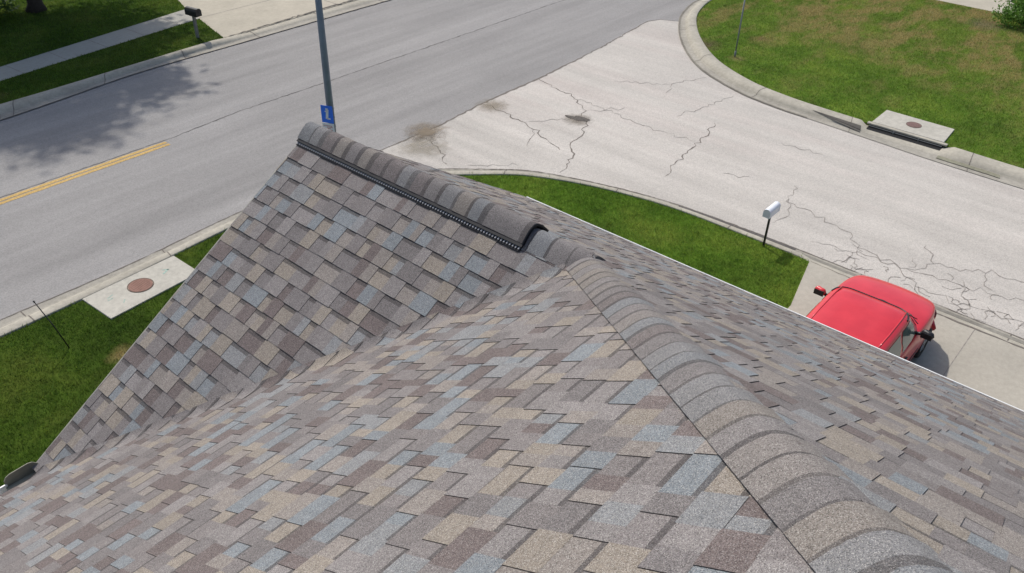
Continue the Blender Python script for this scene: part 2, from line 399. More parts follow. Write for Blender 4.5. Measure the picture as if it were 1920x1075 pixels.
# ------------ thin marks lying on the paving (each its own object)
rnd = random.Random(7)
def ribbon(mb, pts, z, wd, jag=.06, seed=0, sub=5):
    r = random.Random(seed); P = []
    for (a, b) in zip(pts[:-1], pts[1:]):
        L = math.hypot(b[0]-a[0], b[1]-a[1]); k = max(2, int(L/.13))
        for i in range(k):
            t = i/k; nx, ny = -(b[1]-a[1])/L, (b[0]-a[0])/L
            o = r.gauss(0, jag) if i else 0
            P.append((a[0]+(b[0]-a[0])*t+nx*o, a[1]+(b[1]-a[1])*t+ny*o))
    P.append(pts[-1]); V = []; F = []
    for i, p in enumerate(P):
        q0 = P[max(0, i-1)]; q1 = P[min(len(P)-1, i+1)]; L = math.hypot(q1[0]-q0[0], q1[1]-q0[1]) or 1
        nx, ny = -(q1[1]-q0[1])/L, (q1[0]-q0[0])/L
        ww = wd*r.uniform(.35, 1.5)*(.5+.5*math.sin(math.pi*(i+.6)/(len(P)+.2)))/2
        V += [(p[0]-nx*ww, p[1]-ny*ww, z), (p[0]+nx*ww, p[1]+ny*ww, z)]
    for i in range(len(P)-1): F.append((2*i, 2*i+2, 2*i+3, 2*i+1))
    mb.add(V, F)
ZS = ZR+.006+.004
ck = MB()
main = [[(17.03, 11.13), (16.56, 9.34), (16.0, 8.42), (15.6, 8.3)], [(14.28, 11.12), (14.18, 10.05), (13.85, 8.74), (13.32, 7.36)], [(11.36, 10.6), (11.01, 9.73), (10.56, 9.03)],
        [(15.37, 7.95), (14.6, 7.5), (13.88, 7.41), (13.26, 6.85), (12.26, 6.53)], [(17.9, 5.1), (17.13, 4.84), (15.72, 4.71), (14.75, 4.54), (13.96, 4.35)]]
for i, p in enumerate(main): ribbon(ck, p, ZS, .036, .05, 10+i)
fine = MB()
mn = [[(16.56, 9.34), (16.3, 6.69), (16.36, 4.92)], [(17.57, 6.18), (19.27, 5.87), (20.2, 5.7)], [(21.0, 7.15), (19.69, 7.68), (18.9, 7.4)], [(15.84, 1.59), (15.07, 1.37), (14.91, 1.15), (14.63, -.08), (14.41, -.56), (13.9, -1.0)],
      [(15.07, 1.37), (14.3, 1.0), (13.6, 1.2)], [(13.85, 8.74), (12.9, 8.2)], [(16.0, 8.42), (17.0, 7.7)], [(15.3, 8.3), (14.2, 9.2)], [(10.9, 8.6), (11.8, 7.6)], [(13.49, .09), (13.72, -.84), (13.89, -2.0), (14.04, -3.1), (14.35, -4.31)],
      [(14.06, -.7), (14.0, -1.6), (13.3, -2.4), (13.2, -3.3)], [(13.3, -2.4), (12.9, -2.5)], [(13.72, -.84), (13.2, -.9), (12.95, -.5)], [(13.89, -2.0), (14.5, -2.4), (14.9, -3.4), (15.3, -4.6)], [(14.5, -2.4), (15.2, -2.0)], [(13.2, -3.3), (13.5, -4.4), (13.2, -5.6)], [(14.04, -3.1), (13.4, -3.5), (12.95, -3.6)],
      [(14.35, -4.31), (13.9, -4.6), (13.3, -4.5)], [(14.9, -3.4), (14.3, -3.7)], [(15.5, 2.7), (15.2, 3.3)], [(19.6, 7.7), (18.6, 9.2)], [(18, 3), (18.1, 1.8)]]
for i, p in enumerate(mn): ribbon(fine, p, ZS+.001, .024, .07, 40+i)
r_ = random.Random(3)
for i in range(42):
    x = 13.05+abs(r_.gauss(0, .5)); y = r_.uniform(-5.5, -.4); a = r_.uniform(0, 6.28); L = r_.uniform(.2, .5)
    ribbon(fine, [(x, y), (x+math.cos(a)*L*.5, y+math.sin(a)*L*.5), (x+math.cos(a+.6)*L, y+math.sin(a+.6)*L)], ZS+.001, .02, .03, 200+i)
a = ck.build('crack', M_CRACK, side, recalc=False)
b = fine.build('hairline_crack', M_CRACK2, side, recalc=False)
sm = MB(); ribbon(sm, seam, ZS+.002, .06, .015, 5)
sm.build('seam', M_CRACK, side, recalc=False)
def blob(cx, cy, rx, ry, z, seed, n=46, rz=0, ir=.22):
    r = random.Random(seed); ph = [r.uniform(0, 6.28) for _ in range(6)]; pts = []
    for i in range(n):
        t = 2*math.pi*i/n; k = 1+ir*sum(math.sin((j+2)*t+ph[j])/(j+1.5) for j in range(6))
        x, y = rx*k*math.cos(t), ry*k*math.sin(t)
        pts.append((cx+x*math.cos(rz)-y*math.sin(rz), cy+x*math.sin(rz)+y*math.cos(rz)))
    return pts
def stain_mat(name, col, cx, cy, r, k=.8):
    n = NB(name); v = n.n('ShaderNodeVectorMath', operation='DISTANCE'); n.l(n.pos(), v.inputs[0]); v.inputs[1].default_value = (cx, cy, ZR)
    d = n.math('ADD', n.math('DIVIDE', v.outputs['Value'], r), n.math('MULTIPLY', n.math('SUBTRACT', n.noise(5, 6, .75), .5), 1.3))
    al = n.math('MULTIPLY', n.ramp(d, [(.25, 1.0), (.95, 0.0)]), k)
    m = n.done(col, .95, 0, .1); n.l(al, n.b.inputs['Alpha']); return m
for nm, c, cx, cy, rr, k in (('silt_stain', (.24, .195, .14), 11.62, 10.9, .75, .72), ('silt_stain', (.26, .22, .16), 14.3, 10.75, .6, .5), ('silt_stain', (.22, .19, .15), 15.3, 8.2, .5, .6), ('silt_stain', (.30, .27, .21), 10.9, 10.3, .9, .5)):
    o = poly_sheet(nm, blob(cx, cy, rr*1.5, rr*1.3, 0, 3, ir=.05), ZS+.008, stain_mat('stain', c, cx, cy, rr, k), side, skirt=.001)
ph = MB()
pts = blob(15.36, 8.25, .14, .36, 0, 9, 30, .15, .3)
ph.add([(x, y, ZS+.012) for x, y in pts], [tuple(range(len(pts)))])
ph.build('pothole', plain('pothole_fill', (.13, .115, .10), .95, var=.5, sc=25), side)

# yellow centre line (two stripes)
yl = MB()
for off, x1 in ((.082, 6.42), (-.082, 6.40)):
    V = []; F = []; r = random.Random(4 if off > 0 else 5); xs = np.arange(-40, x1, .25)
    for i, x in enumerate(xs):
        e = r.uniform(-.008, .008); V += [(x, 15.52+off-.062+e, ZR+.005), (x, 15.52+off+.062+r.uniform(-.008, .008), ZR+.005)]
    F = [(2*i, 2*i+2, 2*i+3, 2*i+1) for i in range(len(xs)-1)]; yl.add(V, F)
o = yl.build('yellow_centre_line', M_YEL, recalc=False); o['kind'] = 'structure'
mseam = MB(); ribbon(mseam, [(-20, 15.72), (2, 15.74), (6.5, 15.74), (8.8, 15.95), (10.95, 15.9), (16, 15.9), (24, 15.9), (40, 15.9)], ZR+.004, .035, .012, 8)
mseam.build('road_seam', plain('road_seam_dirt', (.17, .16, .15), .95, var=.6, sc=4), bpy.data.objects['main_road'], recalc=False)
# joints in the concrete, real grooves drawn as thin dark strips
jm = MB()
def strip(mb, a, b, z, wd=.018): ribbon(mb, [a, b], z, wd, .003, hash((a, b)) % 999)
def joint_set(name, parent, segs, z, wd=.022):
    mb = MB()
    for i, (a, b) in enumerate(segs):
        L = math.hypot(b[0]-a[0], b[1]-a[1]); nx, ny = -(b[1]-a[1])/L*wd/2, (b[0]-a[0])/L*wd/2
        mb.add([(a[0]-nx, a[1]-ny, z), (b[0]-nx, b[1]-ny, z), (b[0]+nx, b[1]+ny, z), (a[0]+nx, a[1]+ny, z)], [(0, 1, 2, 3)])
    return mb.build(name, M_CRACK2, parent, recalc=False)
joint_set('joint', drv, [((12.46, -3.86), (2.6, -3.80)), ((9.4, -.8), (9.4, -6.8)), ((6.2, -.8), (6.2, -6.8))], ZL+.0095, .014)
joint_set('joint', swk, [((x, sw_lo(x)), (x-.1+.25*0, sw_up(x))) for x in np.arange(-6.2, 12.6, 1.5)], ZL+.0115, .03)
joint_set('joint', dr2, [((12.2, 24.2), (33, 24.2)), ((17.5, 21.8), (17.8, 40)), ((22.5, 21.9), (22.8, 40))], ZL-.0265, .03)
dj = MB(); ribbon(dj, [(12.15, 21.62), (13.4, 21.66), (16.5, 21.80), (20, 21.9), (30, 21.9)], ZL-.012, .09, .02, 61); dj.build('joint', M_CRACK, dr2, recalc=False)
dj = MB(); ribbon(dj, [(12.53, -.34), (12.46, -2.3), (12.43, -5), (12.43, -6.9)], ZL+.013, .035, .006, 62); dj.build('joint', M_CRACK, drv, recalc=False)
def kerb_joints(obj, rows, step, width, skip=None, mat=M_CRACK):
    mb = MB(); acc = 0; nxt = step*.4
    for i in range(len(rows)-1):
        p = Vector(rows[i][0]); q = Vector(rows[i+1][0]); d = (q-p).length
        while nxt < acc+d:
            t = (nxt-acc)/d; R0 = [Vector(a).lerp(Vector(b), t) for a, b in zip(rows[i], rows[i+1])]; dr = (q-p).normalized()*width/2
            if not (skip and skip(R0[0])):
                up_ = Vector((0, 0, .007)); V = []
                for v in R0[:-1]: V += [v-dr+up_, v+dr+up_]
                mb.add(V, [(2*k, 2*k+1, 2*k+3, 2*k+2) for k in range(len(R0)-2)])
            nxt += step
        acc += d
    mb.build('kerb_joint', mat, obj, recalc=False)
vis = lambda p: not (-8 < p.x < 45 and -14 < p.y < 40)
kerb_joints(k1, r1, 3.1, .022, vis); kerb_joints(k2, r2, 3.4, .02, vis); kerb_joints(k3, r3, 3.0, .03, vis)
# dark silt lying in the pan beside the kerb
def pan_strip(name, obj, rows, cond, a, b, z=.004, mat=M_PAN_D):
    V = []; F = []; run = []
    mb = MB(); prev = None; r = random.Random(5)
    for row in rows:
        p = Vector(row[0]); q = Vector(row[2])
        if cond(p):
            e = r.uniform(-.03, .03)
            cur = (p.lerp(q, a+e), p.lerp(q, b+e)); cur = [v+Vector((0, 0, z+.004)) for v in cur]
            if prev: mb.add([prev[0], cur[0], cur[1], prev[1]], [(0, 1, 2, 3)])
            prev = cur
        else: prev = None
    return mb.build(name, mat, obj, recalc=False)
pan_strip('silt', k1, r1, lambda p: p.x > 12 and -9 < p.y <= .2, .45, .98, mat=concrete('pan_grime', (.25, .235, .20), var=.2, stain=.3))
pan_strip('silt', k2, r2, lambda p: p.x < 22 and -2.6 < p.y < -.6, .5, 1.0, mat=concrete('weedy_silt', (.27, .26, .19), var=.3, stain=.3))
pan_strip('silt', k2, r2, lambda p: p.x > 20 and 3.2 < p.y < 12, 0, .25, mat=concrete('pan_line', (.24, .22, .18), var=.3, stain=.3))
def face_strip(name, obj, rows, cond, ia, ib, mat):
    mb = MB(); prev = None
    for row in rows:
        p = Vector(row[0])
        if cond(p):
            cur = [Vector(row[j])+Vector((-.003, 0, .005)) for j in range(ia, ib+1)]
            if prev: mb.add(prev+cur, [(j, j+1, len(cur)+j+1, len(cur)+j) for j in range(len(cur)-1)])
            prev = cur
        else: prev = None
    return mb.build(name, mat, obj, recalc=False)
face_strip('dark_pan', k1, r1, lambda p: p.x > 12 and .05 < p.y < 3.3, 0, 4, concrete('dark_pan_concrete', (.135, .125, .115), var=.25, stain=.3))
M_SHADE_GRIME = concrete('kerb_shade_grime', (.26, .24, .205), var=.3, stain=.35)
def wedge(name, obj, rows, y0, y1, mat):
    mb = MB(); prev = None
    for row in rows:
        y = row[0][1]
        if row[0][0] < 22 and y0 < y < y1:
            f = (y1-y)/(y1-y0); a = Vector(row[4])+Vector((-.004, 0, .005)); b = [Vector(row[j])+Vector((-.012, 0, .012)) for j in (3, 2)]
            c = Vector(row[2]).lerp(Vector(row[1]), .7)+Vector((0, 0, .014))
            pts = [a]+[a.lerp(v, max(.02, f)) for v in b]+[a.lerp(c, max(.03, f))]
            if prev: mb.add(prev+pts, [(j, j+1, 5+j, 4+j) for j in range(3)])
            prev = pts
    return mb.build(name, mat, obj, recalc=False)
wedge('shade_grime', k2, r2, 1.45, 3.3, concrete('kerb_recess_shade_grime', (.13, .12, .105), var=.25, stain=.3))  # dark colour paints the kerb face's shade along with its dirt
pan_strip('silt', k3, r3, lambda p: p.x < 3.9 and p.x > -4, .2, 1.0, mat=M_DIRT)
# dark line where asphalt meets the pan
for kk, rr in ((k1, r1), (k3, r3)):
    mb = MB(); P_ = [(row[0][0], row[0][1]) for row in rr if -8 < row[0][0] < 40 and -12 < row[0][1]]
    ribbon(mb, P_, ZR+.028, .03, .006, 77); mb.build('edge_joint', M_CRACK, kk, recalc=False)

# ------------------------------------------------------------ slabs, drain
def disc(mb, c, r, h, n=40):
    V = []; 
    for z, k in ((0, 1), (h*.7, 1), (h, .96)): V += [(c[0]+math.cos(2*math.pi*i/n)*r*k, c[1]+math.sin(2*math.pi*i/n)*r*k, c[2]+z) for i in range(n)]
    F = [(j*n+i, j*n+(i+1) % n, (j+1)*n+(i+1) % n, (j+1)*n+i) for j in range(2) for i in range(n)] + [tuple(range(2*n, 3*n))]
    mb.add(V, F)
def cover(parent, c, r, mat, rz=.3):
    mb = MB(); disc(mb, c, r, .012)
    for i in range(-3, 4):       # cast pattern
        L = math.sqrt(max(0, (r*.8)**2-(i*r*.24)**2))*2
        mb.box((c[0]-math.sin(rz)*i*r*.24, c[1]+math.cos(rz)*i*r*.24, c[2]+.014), (L, r*.07, .006), rz)
    rim = MB(); n_ = 40
    rows = [[(c[0]+math.cos(2*math.pi*i/n_)*r*k, c[1]+math.sin(2*math.pi*i/n_)*r*k, c[2]+z) for i in range(n_)] for k, z in ((1.02, .002), (1.03, .008), (1.09, .008), (1.10, -.002))]
    rim.grid(rows, close=True); rim.build('cover_rim', M_RIM, parent)
    return mb.build('manhole_cover', mat, parent)
s1 = empty('manhole_slab', (2.13, 9.6, ZL))
tag(s1, 'pale concrete slab with round rusty cover beside the main road kerb, near the roof edge', 'manhole slab')
mb = MB(); V0 = [(1.10, 10.07), (1.16, 9.03), (3.22, 9.18), (3.20, 10.16)]
V = [(x-2.13, y-9.6, -.1) for x, y in V0]+[(x-2.13, y-9.6, .035) for x, y in V0]
mb.add(V, [(3, 2, 1, 0), (4, 5, 6, 7), (0, 1, 5, 4), (1, 2, 6, 5), (2, 3, 7, 6), (3, 0, 4, 7)])
mb.build('slab', M_SLAB, s1, bevel=.012); cover(s1, (.0, .04, .036), .24, M_IRON)
mb = MB()      # faint green utility paint
for cx, cy, sx, sy, rz in ((.62, .12, .2, .035, .5), (.66, .18, .14, .03, -.6), (-.62, .12, .16, .02, .4), (-.66, .03, .13, .02, .2), (-.5, -.22, .12, .018, .9)):
    mb.box((cx, cy, .0365), (sx, sy, .002), rz)
mb.build('paint_mark', plain('faded_green_paint', (.36, .50, .42), .9, var=.4, sc=20), s1)

s2 = empty('storm_drain', (21.5, .54, ZL)); tag(s2, 'concrete storm drain with dark kerb opening and small cover beside the corner lawn', 'storm drain')
mb = MB(); V0 = [(20.98, 1.56), (21.0, -.52), (22.15, -.46), (22.18, 1.56)]
V = [(x-21.5, y-.54, -.06) for x, y in V0]+[(x-21.5, y-.54, .045) for x, y in V0]
mb.add(V, [(3, 2, 1, 0), (4, 5, 6, 7), (0, 1, 5, 4), (1, 2, 6, 5), (2, 3, 7, 6), (3, 0, 4, 7)])
mb.build('slab', M_SLAB, s2, bevel=.012); cover(s2, (.1, .0, .046), .2, M_IRON2, .8)
mb = MB()     # lintel over the opening and the cheek walls
mb.box((-.60, -.04, .020), (.14, 2.3, .05))
mb.build('lintel', M_KERB, s2, bevel=.012)
mb = MB(); mb.box((-.60, -.03, -.05), (.11, 2.14, .09)); mb.box((-.78, -.03, -.080), (.27, 2.14, .03)); mb.build('opening', M_VOID, s2)
mb = MB()
for yy in (-.42, .3): mb.box((-.70, yy, -.03), (.02, .025, .09))
mb.box((-.71, -.03, -.02), (.02, 2.1, .014))
mb.build('guard_bar', M_STEEL2, s2)

# ================================================================= HOUSE
W = 2.8; PT = 0.6293; CS = 1/math.sqrt(1+PT*PT); OV = .09; EX = .143
house = empty('house', (0, 0, -5.46))
tag(house, 'house with grey and tan shingled roof, ridge vent and white gutters, seen from its rooftop', 'house')
def H(v): return (v[0], v[1], v[2]+5.46)   # house children are local to its base
PAL = [((.215, .246, .266), 1.5), ((.300, .256, .205), 1.9), ((.150, .116, .110), 2.1), ((.205, .183, .177), 2.7), ((.250, .228, .220), 2.2), ((.180, .163, .160), 1.8), ((.272, .238, .210), 1.6), ((.240, .250, .256), .9)]
def pick(r):
    t = r.uniform(0, sum(p[1] for p in PAL))
    for c, w_ in PAL:
        t -= w_
        if t <= 0: break
    c = tuple(.93*a+.07*b for a, b in zip(c, (.220, .198, .187)))
    k = r.uniform(.92, 1.08); return tuple(x*k for x in c)
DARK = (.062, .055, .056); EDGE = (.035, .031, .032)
def clip(poly, hp):
    for a, b, c in hp:       # keep a*u+b*v+c >= 0
        out = []
        for i in range(len(poly)):
            p = poly[i]; q = poly[(i+1) % len(poly)]; dp = a*p[0]+b*p[1]+c; dq = a*q[0]+b*q[1]+c
            if dp >= 0: out.append(p)
            if (dp >= 0) != (dq >= 0):
                t = dp/(dp-dq); out.append((p[0]+(q[0]-p[0])*t, p[1]+(q[1]-p[1])*t))
        poly = out
        if len(poly) < 3: return []
    return poly
def clipseg(p, q, hp):
    for a, b, c in hp:
        dp = a*p[0]+b*p[1]+c; dq = a*q[0]+b*q[1]+c
        if dp < 0 and dq < 0: return None
        if (dp >= 0) != (dq >= 0):
            t = dp/(dp-dq); m = (p[0]+(q[0]-p[0])*t, p[1]+(q[1]-p[1])*t)
            if dp < 0: p = m
            else: q = m
    return p, q
def shingle_plane(name, xy, u0_, u1_, nv, regions, seed, bands=None, post=None, t_rec=.0038, t_tooth=.0034):
    """xy(u,v)->(x,y,z) on the plane plus normal; regions: list of half-plane lists in (u,v)"""
    r = random.Random(seed); V = []; F = []; C = []
    O, U, Vv, N = xy
    def P3(u, v, h):
        p = O+U*u+Vv*v+N*h
        return post(p) if post else p
    def addf(pts, col):
        b = len(V); V.extend(pts); F.append(tuple(range(b, b+len(pts)))); C.append((col, len(pts)))
    for k in range(nv):
        last = None; v0 = k*EX; v1 = v0+EX; u = u0_-r.uniform(0, .2); tooth = r.random() < .5
        prev_t = None
        while u < u1_:
            wd = r.choice((.09, .115, .14, .165, .18)) if tooth else r.choice((.075, .11, .14, .17, .20))
            ua, ub = u, u+wd; h0 = t_rec+(t_tooth if tooth else 0); h1 = (t_tooth if tooth else 0)+.0003
            dj = r.uniform(-.003, .003); va = v0+dj
            cn = pick(r)
            while last is not None and abs(cn[0]-last[0]) < .022: cn = pick(r)
            last = cn; cols = [(ua, ub, cn)]
            if wd > .12 and r.random() < .42:
                m = ua+wd*r.uniform(.4, .6); c1 = pick(r); cols = [(ua, m, cols[0][2]), (m, ub, c1)]
            hh = lambda v: h0+(h1-h0)*(v-v0)/EX
            for reg in regions:
                for (a, b, col) in cols:
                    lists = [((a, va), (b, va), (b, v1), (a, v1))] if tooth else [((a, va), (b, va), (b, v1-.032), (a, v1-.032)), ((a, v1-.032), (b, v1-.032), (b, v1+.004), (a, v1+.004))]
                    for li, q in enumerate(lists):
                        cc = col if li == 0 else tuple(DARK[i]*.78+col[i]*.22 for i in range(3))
                        if post:
                            for bd in bands:
                                pq = clip(list(q), reg+bd)
                                if pq: addf([P3(x, y, hh(y)) for x, y in pq], cc)
                        else:
                            pq = clip(list(q), reg)
                            if pq: addf([P3(x, y, hh(y)) for x, y in pq], cc)
                    s = clipseg((a, va), (b, va), reg)
                    if s:
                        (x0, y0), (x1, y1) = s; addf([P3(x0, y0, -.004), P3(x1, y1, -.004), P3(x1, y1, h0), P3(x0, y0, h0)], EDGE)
                if prev_t is not None and prev_t != tooth:
                    s = clipseg((ua, va), (ua, v1), reg)
                    if s:
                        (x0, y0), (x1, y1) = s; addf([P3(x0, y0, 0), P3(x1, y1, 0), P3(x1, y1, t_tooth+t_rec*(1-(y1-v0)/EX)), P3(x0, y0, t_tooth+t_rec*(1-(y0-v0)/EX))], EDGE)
            prev_t = tooth; u = ub; tooth = not tooth if r.random() < .9 else tooth
    me = mesh_from(name, [H(v) for v in V], F)
    at = me.color_attributes.new('tone', 'FLOAT_COLOR', 'CORNER'); arr = []
    for c, n_ in C: arr += [c[0], c[1], c[2], 1.0]*n_
    at.data.foreach_set('color', arr)
    return link(name, me, M_SH, house)
vN = Vector((0, -1, PT)).normalized(); vR = Vector((-1, 0, PT)).normalized(); vL = Vector((1, 0, PT)).normalized()
nN = Vector((0, PT, 1)).normalized(); nR = Vector((PT, 0, 1)).normalized(); nL = Vector((-PT, 0, 1)).normalized()
k_ = CS   # plan run per unit slope length
# left slope of the front gable: u = +y (from valley to rake), v upslope; plan: x=-W+v*k, y=-u'...
OL = Vector((-W, 0, 0)); UL = Vector((0, -1, 0))      # y = -u
regL = [[(1, 0, OV), (-1, k_, .0), (0, -1, W/k_)]]     # u>=-OV ; valley: |y|=x+W -> u<=v*k ; v<=ridge
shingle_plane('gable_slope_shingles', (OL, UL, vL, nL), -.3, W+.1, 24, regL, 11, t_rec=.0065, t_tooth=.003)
# front slope: x = xo+u, y = -v*k ; it climbs a little past the valley (woven)
xo = -11.0; e_ = .055
def postN(p):
    zn = -PT*p.y; zl = PT*(p.x+W)+.016; d = zl-zn; k = .045
    if p.x < -W-.25: return p
    m = max(zn, zl) if abs(d) > k else zn+(d+k)**2/(4*k)
    f = min(1.0, max(.10, (-.02-d)/.12*.90+.10))       # the woven ends are pressed flat
    return Vector((p.x, p.y, (p.z-zn)*f+m))
regN = [[(-1, k_, -(xo+W)+e_), (-1, -k_, W-xo), (1, -k_, 0)]]
ed = [-99, -.30, -.14, -.08, -.05, -.02, .01, .04, .07, .10, .14]
bandsN = [[(1, -k_, xo+W-a), (-1, k_, -(xo+W)+b)] for a, b in zip(ed[:-1], ed[1:])]
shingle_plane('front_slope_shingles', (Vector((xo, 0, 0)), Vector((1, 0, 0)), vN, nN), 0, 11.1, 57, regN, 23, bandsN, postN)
# right slope: x = W-v*k, y = -u
regR = [[(-1, 0, W), (1, 0, OV), (0, -k_, W)], [(1, 0, -W), (1, -k_, 0), (-1, -k_, 13.8)]]
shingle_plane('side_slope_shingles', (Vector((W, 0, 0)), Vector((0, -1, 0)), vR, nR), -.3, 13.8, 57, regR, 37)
# decking under the shingles and the slopes behind the viewer
mb = MB(); q = -.007
pk = (-4.1, -6.9, PT*6.9+q)
mb.add([(-W, OV-.01, q), (-W, 0, q), (0, -W, PT*W+q), (0, OV-.01, PT*W+q)], [(0, 1, 2, 3)])
mb.add([(W, OV-.01, q), (0, OV-.01, PT*W+q), (0, -W, PT*W+q), pk, (W, -13.8, q)], [(0, 1, 2, 3, 4)])
mb.add([(-W, 0, q), (-11, 0, q), pk, (0, -W, PT*W+q)], [(0, 1, 2, 3)])
mb.add([(-11, 0, q), (-11, -13.8, q), pk], [(0, 1, 2)]); mb.add([(W, -13.8, q), pk, (-11, -13.8, q)], [(0, 1, 2)])
mb.V = [H(v) for v in mb.V]
mb.build('roof_deck', plain('roof_deck_felt', (.15, .135, .13), .95, var=.3, sc=7), house)

def capcol(r): return pick(r)
def caps(name, starts, org, d, eL, eR, seed, lift=.004, rise=.02, butt=.010, hw=.19, hwR=None, n=18, dark=.022, skirt=.010, round_=.4):
    """starts: list of (t0,t1) along the ridge; each cap is a bent shingle, its raised butt at t0"""
    r = random.Random(seed); V = []; F = []; C = []; hwR = hwR or hw
    def P3(t, s, h):
        Lp = eL*hw; Rp = eR*hwR; q = 2*s-1; kk = round_
        mid = (Lp+Rp)/2; half = (Rp-Lp)/2; nrm_ = math.sqrt(1+kk*kk)-kk
        off = half*q+mid*((math.sqrt(q*q+kk*kk)-kk)/nrm_)+Vector((0, 0, rise*(1-q*q)))
        tan = half+mid*(q/math.sqrt(q*q+kk*kk)/nrm_)+Vector((0, 0, -2*rise*q))
        nn = (-d).cross(tan).normalized()
        if nn.z < 0: nn = -nn
        return org+d*t+off+nn*h
    def addf(pts, col): b = len(V); V.extend(pts); F.append(tuple(range(b, b+len(pts)))); C.append((col, len(pts)))
    for (t0, t1) in starts:
        col = capcol(r); col = tuple(.55*c+.45*m for c, m in zip(col, (.185, .172, .168)))
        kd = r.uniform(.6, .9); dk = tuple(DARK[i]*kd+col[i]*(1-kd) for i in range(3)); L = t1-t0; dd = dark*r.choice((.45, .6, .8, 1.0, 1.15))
        wob = [r.uniform(-.003, .003) for _ in range(n+1)]
        for j in range(n):
            s0, s1 = j/n, (j+1)/n
            hA = lift+butt; hB = lift+.001
            tm = t1-dd; hm = hA+(hB-hA)*(tm-t0)/L
            addf([P3(t0+wob[j], s0, hA), P3(t0+wob[j+1], s1, hA), P3(tm, s1, hm), P3(tm, s0, hm)], col)
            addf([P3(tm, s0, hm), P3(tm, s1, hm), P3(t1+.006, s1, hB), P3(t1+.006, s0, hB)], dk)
            if hwR > hw and t0 < 0:
                addf([P3(t0+wob[j], s0, -.09), P3(t0+wob[j+1], s1, -.09), P3(t0+wob[j+1], s1, hA), P3(t0+wob[j], s0, hA)], col); continue
            addf([P3(t0+wob[j], s0, -.002), P3(t0+wob[j+1], s1, -.002), P3(t0+wob[j+1], s1, hA), P3(t0+wob[j], s0, hA)], EDGE)
            if name.startswith('ridge_end') and t1 >= 2.8:
                addf([P3(t1+.006, s0, -.03), P3(t1+.006, s1, -.03), P3(t1+.006, s1, hB), P3(t1+.006, s0, hB)], col)
        for s in (0, 1):
            if s and hwR > hw: continue
            if name.startswith('ridge_end') and s: continue
            addf([P3(t0, s, -skirt), P3(t1, s, -skirt), P3(t1, s, lift+.001), P3(t0, s, lift+butt)], EDGE)
    me = mesh_from(name, [H(v) for v in V], F)
    at = me.color_attributes.new('tone', 'FLOAT_COLOR', 'CORNER'); arr = []
    for c, n_ in C: arr += [c[0], c[1], c[2], 1.0]*n_
    at.data.foreach_set('color', arr)
    me.polygons.foreach_set('use_smooth', [False]*len(F))
    return link(name, me, M_SH, house)
J = Vector((0, -W, PT*W)); dH = Vector((-1, -1, PT)).normalized()
pN = (nN.cross(dH)).normalized(); pR = (nR.cross(dH)).normalized()
if pN.x > 0: pN = -pN
if pR.x < 0: pR = -pR
Lh = 4.1*math.sqrt(2+PT*PT)
st = []; t = -.03
while t < Lh: st.append((t, t+EX)); t += EX
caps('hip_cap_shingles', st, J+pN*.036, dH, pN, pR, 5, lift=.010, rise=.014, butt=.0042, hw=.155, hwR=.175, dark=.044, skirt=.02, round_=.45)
# the plain end of the front gable ridge, next to the hip
RDG = Vector((0, 0, PT*W)); eL = Vector((-CS, 0, -PT*CS)); eR = Vector((CS, 0, -PT*CS))
caps('ridge_end_cap_shingles', [(2.16, 2.34), (2.34, 2.50), (2.50, 2.66), (2.66, 2.80)], RDG, Vector((0, -1, 0)), eL, eR, 12, lift=.006, rise=.012, butt=.006, hw=.15)
# ridge vent and its caps
VE = 2.30; VT = .030
st = [(-OV-.01+i*.1455, -OV-.01+(i+1)*.1455) for i in range(14)]; st.append((st[-1][1], VE+.0))
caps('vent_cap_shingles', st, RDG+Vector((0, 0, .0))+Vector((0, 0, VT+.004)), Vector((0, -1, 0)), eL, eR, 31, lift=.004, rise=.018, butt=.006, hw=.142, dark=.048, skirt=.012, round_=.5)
vent = None
mb = MB(); ribs_list = []; M_FIN = plain('sunlit_black_fins', (.30, .31, .33), .5)  # fins are black plastic; the grey paints in their sunlit sheen
for sgn in (-1, 1):
    ribs = MB(); ribs_list.append(ribs)
    e = Vector((sgn*CS, 0, -PT*CS)); nn = Vector((sgn*PT, 0, 1)).normalized()
    def bx(mb_, a0, a1, h0, h1, y0, y1):
        V = []
        for y in (y0, y1):
            for a, h in ((a0, h0), (a1, h0), (a1, h1), (a0, h1)): V.append(H(RDG+e*a+nn*h+Vector((0, y, 0))))
        mb_.add(V, [(0, 1, 2, 3), (7, 6, 5, 4), (0, 4, 5, 1), (1, 5, 6, 2), (2, 6, 7, 3), (3, 7, 4, 0)])
    bx(mb, .02, .128, .012, VT-.004, -VE, OV)         # body under the caps
    bx(mb, .10, .151, .020, VT+.001, -VE-.004, OV+.008)   # top flange edge
    bx(mb, .12, .178, .006, .011, -VE, OV+.004)        # foot flange
    y = -VE+.01
    while y < OV:
        bx(ribs, .149, .168, .0105, .021, y, y+.010); y += .026
vb = mb.build('ridge_vent', M_BLKPL, house)
for rb in ribs_list: rb.build('vent_louvre', M_FIN, vb)
